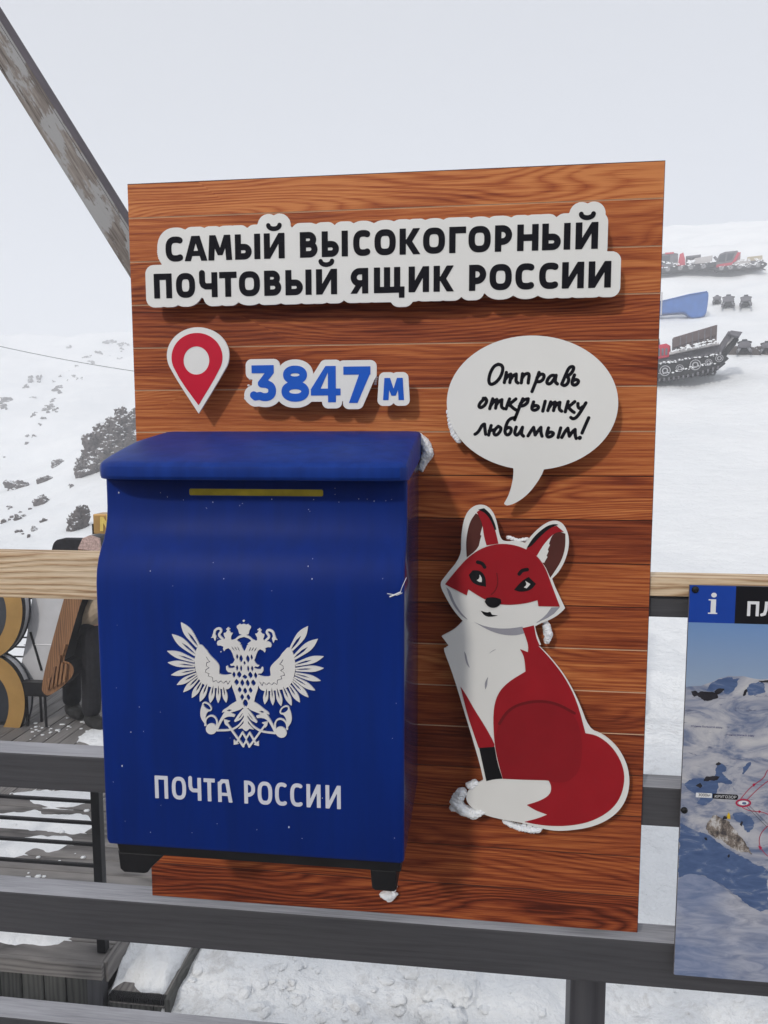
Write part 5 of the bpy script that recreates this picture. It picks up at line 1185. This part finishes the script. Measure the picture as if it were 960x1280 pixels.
# ------------------------------------------------------------------ people
def skin(name, V, E, mat, parent, sub=2, root=0):
    me = bpy.data.meshes.new(name); me.from_pydata([v[:3] for v in V], E, []); o = link(name, me, mat, parent)
    o.modifiers.new('skin', 'SKIN')
    for i, v in enumerate(V):
        sv_ = me.skin_vertices[0].data[i]; sv_.radius = (v[3], v[4] if len(v) > 4 else v[3]); sv_.use_root = i == root
    s_ = o.modifiers.new('sub', 'SUBSURF'); s_.levels = sub; s_.render_levels = sub
    return o
def person(label, J, jacket, trousers, base):
    """J: joints in metres: pelvis, chest, neck, head, and for L/R: hip knee ankle toe shoulder elbow wrist tip"""
    root = empty('person', base, label, 'person')
    V, E_ = [], []
    def add(p, r, par=None):
        V.append((*p, *(r if isinstance(r, tuple) else (r,)))); i = len(V) - 1
        if par is not None: E_.append((par, i))
        return i
    v = lambda k: Vector(J[k])
    pel = add(v('pelvis'), (.13, .10)); ch = add(v('chest'), (.15, .105), add((v('pelvis') + v('chest')) / 2, (.125, .095), pel)); nk = add(v('neck'), .055, ch)
    hd = v('head'); h1 = add(v('neck').lerp(hd, .5), .07, nk); h2 = add(hd, .092, h1); add(hd + Vector((0, 0, .085)), .06, h2)
    for s_ in 'LR':
        hip = add(v('hip' + s_), .085, pel); kn = add(v('knee' + s_), .058, hip); an = add(v('ankle' + s_), .038, kn); add(v('toe' + s_), .026, an)
        sh = add(v('shoulder' + s_), .06, ch); el = add(v('elbow' + s_), .043, sh); wr = add(v('wrist' + s_), .030, el)
        d = (v('tip' + s_) - v('wrist' + s_)); L = d.length; d.normalize(); sd = d.cross(Vector((0, 1, .2))).normalized()
        pm = add(v('wrist' + s_) + d * L * .35, (.036, .018), wr)
        for q in range(4):
            k = add(v('wrist' + s_) + d * L * .62 + sd * (.024 * (q - 1.5)), .0095, pm); add(v('wrist' + s_) + d * L * (.98 - .05 * abs(q - 1.3)) + sd * (.027 * (q - 1.5)) + Vector((0, .012, 0)), .0075, k)
        k = add(v('wrist' + s_) + d * L * .3 + sd * .05, .010, pm); add(v('wrist' + s_) + d * L * .55 + sd * .068, .008, k)
    body = skin('body', V, E_, 'skin', root)
    T = [(*v('pelvis'), .155, .125)]; Et = []
    for s_ in 'LR':
        n = len(T); T += [(*v('hip' + s_), .115, .115), (*v('knee' + s_), .092, .092), (*(v('knee' + s_).lerp(v('ankle' + s_), .7)), .088, .088), (*(v('ankle' + s_) + Vector((0, 0, .01))), .09, .09)]; Et += [(0, n), (n, n + 1), (n + 1, n + 2), (n + 2, n + 3)]
    skin('trousers', T, Et, trousers, root)
    K = [(*(v('pelvis') + (v('chest') - v('pelvis')) * -.12), .165, .135), (*v('pelvis').lerp(v('chest'), .5), .165, .13), (*v('chest'), .185, .14), (*v('neck').lerp(v('chest'), .25), .09, .085)]; Ek = [(0, 1), (1, 2), (2, 3)]
    for s_ in 'LR':
        n = len(K); K += [(*v('shoulder' + s_), .088), (*v('elbow' + s_), .068), (*v('wrist' + s_), .05)]; Ek += [(2, n), (n, n + 1), (n + 1, n + 2)]
    skin('jacket', K, Ek, jacket, root)
    for s_ in 'LR':
        a, b = v('ankle' + s_), v('toe' + s_)
        skin('boot', [(*(a + Vector((0, 0, .07))), .075), (*(a + Vector((0, 0, -.03))), .078), (*(b + (b - a) * .25 + Vector((0, 0, .012))), .062)], [(0, 1), (1, 2)], 'boot', root)
    lump('hair', [((hd.x, hd.y + .012, hd.z + .05), (.108, .115, .10))], 'hair', .12, 3, parent=root)
    # face on the side the person looks at
    look = Vector(J['look']).normalized(); sd = look.cross(Vector((0, 0, 1))).normalized()
    for k in (-1, 1): lump('eye', [(tuple(hd + look * .088 + sd * .032 * k + Vector((0, 0, .012))), (.011, .011, .009))], 'print_white', .0, sub=2, parent=root); lump('ear', [(tuple(hd + sd * .093 * k), (.014, .02, .03))], 'skin', .1, sub=2, parent=root)
    lump('nose', [(tuple(hd + look * .098 + Vector((0, 0, -.015))), (.014, .014, .024))], 'skin', .05, sub=2, parent=root)
    lump('mouth', [(tuple(hd + look * .088 + Vector((0, 0, -.05))), (.022, .012, .006))], 'machine_red', .05, sub=2, parent=root)
def P3(px, py, Y): return tuple(float(k) for k in at(px, py, Y))
person('person in beige jacket and black trousers half hidden behind the mailbox', dict(
    pelvis=P3(106, 778, 4.8), chest=P3(140, 742, 4.7), neck=P3(158, 722, 4.65), head=P3(168, 706, 4.62),
    hipL=P3(94, 785, 4.9), kneeL=P3(90, 832, 4.9), ankleL=P3(90, 884, 4.9), toeL=P3(100, 893, 4.75),
    hipR=P3(116, 790, 4.75), kneeR=P3(115, 845, 4.7), ankleR=P3(114, 897, 4.72), toeR=P3(128, 906, 4.6),
    shoulderL=P3(136, 728, 4.85), elbowL=P3(158, 752, 4.8), wristL=P3(178, 770, 4.7), tipL=P3(192, 782, 4.66),
    shoulderR=P3(150, 752, 4.55), elbowR=P3(164, 786, 4.5), wristR=P3(176, 815, 4.45), tipR=P3(184, 838, 4.42), look=(.8, -.2, -.5)), 'jacket', 'trouser_black', P3(102, 900, 4.8))
g0 = ground_hit(803, 896); q0 = Vector(g0)
def O(x, y, z): return tuple(q0 + Vector((x, y, z)))
person('person in blue trousers walking on the snow almost hidden behind the board', dict(
    pelvis=O(-.30, .05, .95), chest=O(-.34, .06, 1.32), neck=O(-.35, .06, 1.50), head=O(-.37, .05, 1.62),
    hipL=O(-.30, .16, .90), kneeL=O(-.47, .18, .52), ankleL=O(-.52, .20, .09), toeL=O(-.70, .20, .045),
    hipR=O(-.28, -.06, .90), kneeR=O(-.17, -.05, .50), ankleR=O(-.035, 0, .10), toeR=O(-.16, -.01, .045),
    shoulderL=O(-.34, .24, 1.40), elbowL=O(-.22, .30, 1.14), wristL=O(-.28, .30, .90), tipL=O(-.32, .30, .74),
    shoulderR=O(-.34, -.14, 1.40), elbowR=O(-.44, -.20, 1.14), wristR=O(-.62, -.20, 1.02), tipR=O(-.78, -.18, .98), look=(-1, 0, -.1)), 'trouser_black', 'trouser_blue', tuple(q0))

# ------------------------------------------------------------------ machines on the snow slope
def dabs(L, lines, n, r, par, seed=0, ys=(-1.5, 1.5)):
    bm = bmesh.new(); rnd = random.Random(seed)
    for i in range(n):
        (x0, y0), (x1, y1) = rnd.choice(lines); t = rnd.random(); (cx, cz), = L.xz([(x0 + (x1 - x0) * t + rnd.gauss(0, .5), y0 + (y1 - y0) * t + rnd.gauss(0, .7))])
        bmesh.ops.create_icosphere(bm, subdivisions=1, radius=r * rnd.uniform(.4, 1.2), matrix=Matrix.Translation((cx, rnd.choice((ys[0], ys[0], rnd.uniform(*ys))), cz)) @ Matrix.Diagonal((1.5, 1, .8, 1)))
    o = link('packed_snow', mesh_of(bm), 'snow', par, smooth=True); o['kind'] = 'stuff'; L.fin(o)
class Local:
    """build in image-sized units about an anchor pixel that stands on the slope; x runs across the view, y away from it"""
    def __init__(s, name, ax, ay, label, cat, tilt=0, group=None, depth=0):
        g = ground_hit(ax, ay); s.s = (float((g - CAM) @ CF) - depth) / F; s.ax, s.ay = ax, ay
        s.az = math.atan2(g[0] - CAM[0], g[1] - CAM[1])
        s.root = empty(name, tuple(map(float, g)), label, cat, group); s.root.rotation_euler = (0, 0, -s.az)
    def xz(s, p): return [((x - s.ax) * s.s, (s.ay - y) * s.s) for x, y in p]
    def fin(s, o): o.matrix_parent_inverse = Matrix(); return o
    def pr(s, name, pts, y0, y1, mat, par=None, bev=.03): 
        o = prism(name, s.xz(pts), y0, y1, mat, par or s.root, axis='Y', bev=bev, seg=2); return s.fin(o)
    def tb(s, name, pts, r, mat, par=None, ys=0):
        q = [((x - s.ax) * s.s, ys if np.isscalar(ys) else ys[i], (s.ay - y) * s.s) for i, (x, y) in enumerate(pts)]
        return s.fin(tube(name, q, r, mat, par or s.root, 8))
    def wheel(s, x, y, r, yc, w=.22, par=None):
        cx, cz, R = (x - s.ax) * s.s, (s.ay - y) * s.s, r * s.s; bm = bmesh.new()
        prof = [(.0, 0), (.3 * R, 0), (.34 * R, .02), (.55 * R, .02), (.6 * R, -.02), (.8 * R, -.02), (.84 * R, .0), (R, .0), (R, w), (0, w)]
        n = 20; rows = [[bm.verts.new((cx + p * math.cos(2 * PI * k / n), yc - h_, cz + p * math.sin(2 * PI * k / n))) for p, h_ in [(q, -w / 2 if j == 9 else (w / 2 + e if j < 8 else -w / 2)) for j, (q, e) in enumerate(prof)][1:9]] for k in range(n)]
        for A, B in zip(rows, rows[1:] + rows[:1]):
            for j in range(len(A) - 1):
                f = bm.faces.new((A[j], B[j], B[j + 1], A[j + 1])); f.material_index = 1 if j in (1, 2, 5) else 0
        bm.faces.new([r_[0] for r_ in rows]); bm.faces.new([r_[-1] for r_ in rows][::-1]); bmesh.ops.recalc_face_normals(bm, faces=bm.faces[:])
        return s.fin(link('wheel', mesh_of(bm), ['rubber', 'steel'], par or s.root))
    def box(s, name, x0, y0, x1, y1, d0, d1, mat, par=None, bev=.03): return s.pr(name, [(x0, y1), (x1, y1), (x1, y0), (x0, y0)], d0, d1, mat, par, bev)

def cat_near():
    L = Local('snow_groomer', 850, 476, 'near tracked snow groomer with brown load bed right of the board, rear arm raised', 'snow groomer', depth=1.5)
    for y0, y1 in ((-1.45, -.75), (.75, 1.45)):
        t = L.pr('track', [(786, 480), (812, 479), (862, 472), (893, 463), (905, 453), (898, 447), (862, 451), (812, 459), (790, 463), (780, 472)], y0, y1, 'rubber', bev=.05)
        # grouser bars standing on the belt
        bm = bmesh.new()
        def bars(pa, pb, n):
            for i in range(n):
                f = (i + .5) / n; x, y = pa[0] + (pb[0] - pa[0]) * f, pa[1] + (pb[1] - pa[1]) * f; (cx, cz), = L.xz([(x, y)])
                bm_box(bm, (cx - .035, y0 - .06, cz - .05), (cx + .035, y1 + .03, cz + .06))
        bars((790, 462), (812, 458.5), 4); bars((812, 458.5), (898, 446), 16); bars((812, 479), (862, 473), 9); bars((862, 473), (896, 463), 6)
        g_ = L.fin(link('grousers', mesh_of(bm), 'machine_grey', t)); g_['kind'] = 'stuff'
    for x, y, r in ((798, 470, 6), (815, 468, 5), (832, 466, 6.6), (849, 463.5, 4.6), (867, 460, 6.6), (882, 457.5, 4.2), (894, 453, 4.6)):
        L.wheel(x, y, r, -1.42)
    L.pr('chassis', [(785, 462), (812, 457), (894, 446), (894, 434), (838, 444), (812, 450), (785, 452)], -1.0, 1.0, 'machine_grey')
    L.pr('ledge', [(836, 446), (893, 435.5), (893, 432), (836, 442)], -1.3, 1.2, 'machine_pale')
    L.pr('engine_hood', [(808, 453), (836, 448), (837, 434), (832, 431), (812, 434), (808, 436)], -1.15, 1.1, 'machine_red')
    for k in range(4): L.box('louvre', 818 + k * 4.4, 437, 820.6 + k * 4.4, 447 - k * .5, -1.19, -1.16, 'machine_grey', bev=.008)
    L.pr('cab', [(770, 456), (808, 450), (808, 425), (800, 408), (780, 408), (770, 425)], -1.0, 1.0, 'machine_red'); L.pr('cab_glass', [(774, 430), (805, 428), (799, 411), (781, 411)], -1.03, 1.03, 'dark_glass')
    L.tb('exhaust', [(822, 436), (820, 424), (816, 412)], .11, 'machine_grey', ys=-.6)
    bed = L.pr('bed_side', [(840, 424.5), (889, 411.5), (889, 424), (840, 437.5)], -1.30, -1.18, 'bed_brown')
    L.pr('bed_side', [(840, 424.5), (889, 411.5), (889, 428), (840, 440)], 1.05, 1.18, 'bed_brown')
    L.pr('tailboard', [(887.5, 433), (890.5, 432.5), (890.5, 411), (887.5, 412)], -1.2, 1.2, 'bed_brown')
    L.pr('headboard', [(839, 443), (845, 442), (845, 424), (839, 425.5)], -1.2, 1.2, 'machine_grey')
    L.pr('bed_floor', [(841, 443), (890, 433), (890, 431), (841, 440.5)], -1.1, 1.1, 'bed_brown')
    for k in range(6): L.box('stake', 848 + k * 7, 424 - k * 1.9, 849.2 + k * 7, 442 - k * 1.6, -1.34, -1.305, 'machine_grey', bev=.008)
    for ys in (-.7, .7):
        L.tb('arm', [(892, 446), (899, 434), (906, 421), (917, 423)], .13, 'machine_grey', ys=ys); L.tb('arm', [(890, 452), (902, 443), (914, 427)], .11, 'rubber', ys=ys)
        L.tb('ram', [(895, 440), (906, 430), (911, 424)], .07, 'machine_pale', ys=ys)
    L.pr('tiller', [(903, 423), (906, 419), (919, 421.5), (915, 427), (910, 426)], -1.3, 1.3, 'machine_grey')
    dabs(L, [((800, 460), (897, 447)), ((838, 443), (892, 433)), ((845, 440), (888, 430)), ((826, 470), (890, 458))], 300, .038, L.root, 2)
cat_near()
def cat_left():
    L = Local('snow_groomer', 850, 341, 'far red snow groomer with grey box bed, left one on the skyline beside the board', 'snow groomer', group='snow groomers parked on the skyline')
    for y0, y1 in ((-1.9, -1.0), (1.0, 1.9)): L.pr('track', [(812, 344), (870, 343), (890, 340), (890, 336), (812, 338), (806, 341)], y0, y1, 'rubber')
    L.pr('cab', [(808, 340), (846, 340), (847, 321), (840, 319), (822, 320), (814, 328)], -1.3, 1.3, 'machine_grey'); L.pr('cab_glass', [(818, 332), (838, 332), (838, 322), (822, 323)], -1.34, 1.34, 'dark_glass')
    L.pr('bonnet', [(846, 340), (856, 339), (855, 328), (853, 320.5), (849, 322)], -1.4, 1.4, 'machine_red'); L.pr('roof_bar', [(832, 321), (842, 321), (842, 319), (832, 319)], -1.4, 1.4, 'machine_red')
    L.pr('side_skirt', [(812, 340), (830, 337), (830, 334), (812, 336)], -1.36, 1.36, 'machine_red')
    L.pr('rack', [(856, 327), (873, 326.5), (873, 324), (856, 324.5)], -1.2, 1.2, 'machine_grey'); L.tb('rack_leg', [(858, 338), (858, 326)], .12, 'machine_grey', ys=-1.0); L.tb('rack_leg', [(863, 338), (863, 326)], .12, 'machine_grey', ys=-1.0)
    L.pr('bed', [(865, 337), (884, 336), (886.5, 326.5), (866, 328)], -1.3, 1.3, 'machine_pale'); L.pr('frame', [(826, 341), (889, 339), (889, 336.5), (826, 338)], -1.1, 1.1, 'machine_grey')
    for x in (822, 836, 850, 862, 876): L.wheel(x, 340.5, 2.6, -1.9)
    dabs(L, [((812, 339), (889, 337)), ((826, 330), (848, 336)), ((858, 334), (866, 333))], 150, .07, L.root, 4, (-1.95, 1.5))
    L = Local('snow_groomer', 922, 339.5, 'far red snow groomer with tan cargo behind, right one on the skyline', 'snow groomer', group='snow groomers parked on the skyline')
    for y0, y1 in ((-1.9, -1.0), (1.0, 1.9)): L.pr('track', [(898, 341.5), (950, 341), (954, 337.5), (950, 335), (900, 337), (895, 339)], y0, y1, 'rubber')
    L.pr('cab', [(895, 337), (898, 326), (901, 319.5), (907, 317.5), (921, 317.5), (923, 322), (917, 334), (912, 337)], -1.3, 1.3, 'machine_grey'); L.pr('cab_glass', [(899.5, 329), (907, 329.5), (908, 320), (902, 321)], -1.34, 1.34, 'dark_glass'); L.pr('cab_glass', [(909, 329), (915, 328), (918, 320), (910, 320)], -1.34, 1.34, 'dark_glass')
    L.pr('door_panel', [(897, 336), (916, 334.5), (917, 331), (898, 332.5)], -1.4, 1.4, 'machine_red'); L.pr('pillar', [(915, 332), (919, 331), (924.5, 320), (921, 319.5)], -1.36, 1.36, 'machine_red')
    L.pr('engine_cover', [(916, 338), (936, 339), (936, 330), (925, 328), (918, 331)], -1.3, 1.3, 'machine_pale'); L.pr('load', [(926, 339), (950, 338), (950, 331), (930, 331)], -1.2, 1.2, 'machine_grey'); L.pr('cargo', [(932, 331), (949, 330.5), (948.5, 325), (932, 325.5)], -1.0, 1.0, 'tan_cargo')
    dabs(L, [((900, 337), (950, 335)), ((922, 331), (948, 332)), ((925, 337), (950, 338))], 120, .07, L.root, 3, (-1.95, 1.5))
    L.tb('mirror_arm', [(898, 327), (895, 323)], .12, 'machine_grey', ys=-1.5)
    for x in (904, 914, 924, 934, 944): L.wheel(x, 338.8, 2.5, -1.9)
cat_left()
def tarp():
    L = Local('tarpaulin_screen', 852, 399, 'blue tarpaulin covered load on the snow beside the board', 'tarpaulin')
    pts = smooth([(812, 391), (823, 392), (850, 391), (856, 392), (860, 397), (866, 399.5), (876, 398.5), (880, 394), (881, 386), (882, 371), (880, 367.5), (870, 369.5), (860, 370), (845, 373), (823, 377), (812, 379)], 2, 75)
    L.pr('cover', pts, -.4, .9, 'tarp', bev=.12)
    L.tb('pole', [(828, 394), (828, 366)], .05, 'machine_pale', ys=-.55); L.tb('cord', [(823, 377.5), (845, 373.5), (860, 370.6), (880, 368.5)], .04, 'tarp', ys=-.45)
tarp()
def snowmobile(ax, ay, k, label):
    L = Local('snowmobile', ax, ay, label, 'snowmobile', group='snowmobiles parked on the slope')
    q = lambda pts: [(ax + x * k, ay - y * k) for x, y in pts]
    L.pr('hood', q([(-5, 4), (5, 4), (6, 7), (3.5, 10), (-3.5, 10), (-6, 7)]), -.9, .2, 'machine_grey', bev=.05); L.pr('belly', q([(-6.5, 1.5), (6.5, 1.5), (6, 5), (-6, 5)]), -.7, 1.6, 'rubber', bev=.05)
    L.pr('windscreen', q([(-3, 9.5), (3, 9.5), (2.2, 13.5), (-2.2, 13.5)]), -.3, -.2, 'dark_glass', bev=.01)
    L.pr('seat', q([(-2.4, 4.5), (2.4, 4.5), (2.2, 9.5), (-2.2, 9.5)]), .3, 1.9, 'rubber', bev=.05)
    for s_ in (-1, 1):
        L.pr('ski', q([(s_ * 6 - 1, -.3), (s_ * 6 + 1, -.3), (s_ * 6 + .8, .8), (s_ * 6 - .8, .8)]), -1.5, -.2, 'machine_grey', bev=.02); L.tb('suspension', q([(s_ * 6, .5), (s_ * 3.5, 4.5)]), .06, 'steel', ys=-.7)
    L.tb('handlebar', q([(-6.5, 10.8), (-2, 12), (2, 12), (6.5, 10.8)]), .05, 'rubber', ys=.05)
    L.pr('track', q([(-2.6, -.3), (2.6, -.3), (2.6, 3), (-2.6, 3)]), -.1, 2.2, 'rubber', bev=.05)
snowmobile(912, 383, 1.0, 'dark snowmobile nearest the blue tarpaulin, middle height of the slope') if False else None
snowmobile(896, 380, .75, 'dark snowmobile right behind the corner of the blue tarpaulin'); snowmobile(910, 384, 1.1, 'dark snowmobile, middle one of the row right of the tarpaulin'); snowmobile(932, 383, 1.0, 'dark snowmobile at the right end of the row beside the tarpaulin')
snowmobile(930, 442, 1.25, 'dark snowmobile on the rocky ridge right of the snow groomer arm'); snowmobile(958, 442, 1.1, 'dark snowmobile on the rocky ridge at the right picture edge')

# ------------------------------------------------------------------ rocks
def rock(px, py, rx, ry, seed, label, group=None, sub=3, rough=.45, extra=()):
    bl = []; z0_ = None
    for (x, y, a, b) in [(px, py, rx, ry)] + list(extra):
        w = ground_hit(x, y + b * .45)
        if sub > 3 and z0_: w = CAM + ray(x, y + b * .25) * z0_      # one crag: its upper blocks stand on the lower ones
        s_ = float((w - CAM) @ CF) / F; z0_ = z0_ or s_ * F
        w = w + np.array([0, 0, b * .12 * s_]); bl.append(((w[0], w[1], w[2]), (a * s_, max(a, b) * s_ * .7, b * s_)))
    lump('rock', bl, 'rock', rough * .7, seed, sub=sub, label=label, cat='rock', group=group, skinned=sub > 3 or len(bl) > 1, disp=1.2, fine=.17, vox=20 if sub > 4 else 13)
rock(112, 580, 15, 22, 1, 'large dark rock outcrop streaked with snow left of the mailbox lid', sub=5, rough=.6, extra=[(126, 562, 18, 22), (140, 548, 20, 22), (154, 536, 18, 22), (170, 530, 18, 20), (186, 530, 20, 20), (134, 580, 18, 18), (104, 588, 9, 13), (156, 562, 20, 20), (176, 556, 20, 20), (120, 592, 14, 12)])
rock(97, 652, 10, 19, 2, 'dark upright rock face streaked with snow just above the gilded block', sub=4, rough=.6, extra=[(103, 642, 8, 12), (94, 660, 8, 12), (101, 658, 8, 9)])
rock(22, 606, 15, 8, 3, 'long low dark rock at the left under the ridge', sub=4, rough=.5)
rock(52, 626, 9, 9, 4, 'rounded dark rock at mid slope between the smaller stones', sub=4, rough=.45)
rock(58, 599, 10, 4.5, 5, 'thin slanting dark rock just above the rounded rock', sub=4, rough=.5)
rock(70, 580, 6, 7, 6, 'small dark rock left of the large outcrop', sub=3, extra=[(75, 577, 6, 4)])
small = [(13, 634, 3.4, 3), (5, 651, 4, 5), (22, 648, 6.5, 5), (30, 644, 3, 2), (22, 664, 5, 4.5), (43, 660, 6, 4.5), (55, 650, 4, 4.5), (38, 636, 4, 2.5), (90, 607, 3.5, 4), (12, 650, 2.5, 2), (36, 670, 2, 4), (29, 667, 2, 1.5), (5, 571, 2, 1.6), (33, 554, 2.5, 3), (42, 544, 2.5, 2.5), (26, 640, 2.5, 2)]
_rr = random.Random(8)
def ragged(x, y, a, b, n): return [(x + _rr.uniform(-1.1, 1.1) * a, y + _rr.uniform(-.9, .9) * b, a * _rr.uniform(.25, .6), b * _rr.uniform(.25, .6)) for _ in range(n)]
for i, (x, y, a, b) in enumerate(small): rock(x, y, a * .75, b * .8, 30 + i, 'small dark stone poking out of the near snow slope', 'small stones on the near slope', 2, .7, ragged(x, y, a, b, 2))
far = [(38, 475, 5, 5), (32, 482, 3, 3), (49, 473, 3, 5), (40, 497, 5, 2.2), (8, 500, 8, 7), (4, 508, 4, 5), (69, 487, 6, 4.5), (76, 484, 4, 3), (66, 500, 4, 3), (62, 508, 5, 3.5), (56, 512, 5, 4), (68, 512, 4, 4), (42, 518, 3.4, 3.2), (54, 522, 3, 2), (92, 470, 2, 2), (102, 473, 2, 2), (97, 473, 1.6, 1.6), (85, 475, 1.8, 1.6), (67, 477, 2, 2), (75, 470, 1.8, 1.8), (115, 452, 4, 2.6), (108, 446, 5, 2.2), (124, 440, 4, 2.6), (132, 428, 7, 3), (140, 426, 5, 3), (150, 430, 6, 2.4), (153, 437, 2.6, 3), (150, 449, 4, 2), (160, 431, 3, 3), (138, 445, 2.4, 1.4), (85, 434, 3, 2), (34, 545, 2, 2.6), (86, 462, 2.2, 1.6), (96, 458, 3, 1.6), (50, 530, 2, 1.4)]
for i, (x, y, a, b) in enumerate(far): rock(x, y, a * .7, b * .7, 60 + i, *(('faint hazy rock above the cable near the skyline', 'rocks above the cable') if y < 436 + x * .185 else ('hazy grey rock below the cable close to the left picture edge', 'rocks low on the far mountainside at the left') if x < 45 else ('small hazy grey rock under the middle of the cable', 'rocks scattered under the cable') if x < 80 else ('faint rock just under the cable close to the board', 'rocks under the cable close to the board')), 2, .8, ragged(x, y, a, b, 4))
for i, (x, a, b) in enumerate([(908, 7, 4), (918, 8, 4.5), (930, 10, 5), (942, 9, 4.5), (952, 9, 5), (964, 10, 5), (980, 10, 5)]):
    rock(x, 438 + (i % 2), a, b * 1.9, 110 + i, 'dark rock in the low ridge right of the snow groomer', 'rocks in the low ridge behind the groomer', 3, .5)

# cable sagging across the valley
def cable(name, a, b, D, sag, r, label):
    pts = []
    pa, pb = CAM + ray(*a) * D, CAM + ray(*b) * D
    for i in range(25):
        t = -1.2 + 3.4 * i / 24; p = pa + (pb - pa) * t; p = p + np.array([0, 0, -sag * (1 - (2 * (t - .5)) ** 2) * .3]); pts.append(tuple(p))
    tube(name, pts, r, 'blackmetal', None, 6, label=label, cat='cable')
cable('cable', (0, 433), (168, 464), 70, .4, .036, 'thin dark cable running across the snowy mountainside at the left')

# ------------------------------------------------------------------ the drifting snow cloud
def haze():
    bm = bmesh.new(); bm_box(bm, (-500, -490, -14), (500, 490, 62)); o = link('haze', mesh_of(bm), None, kind='stuff')
    m = bpy.data.materials.new('haze'); m.use_nodes = True; t = m.node_tree; t.nodes.clear()
    out = t.nodes.new('ShaderNodeOutputMaterial'); v = t.nodes.new('ShaderNodeVolumePrincipled')
    v.inputs['Color'].default_value = (.97, .98, 1.0, 1); v.inputs['Density'].default_value = .0047; v.inputs['Anisotropy'].default_value = .2
    t.links.new(v.outputs[0], out.inputs['Volume']); o.data.materials.append(m)
haze()
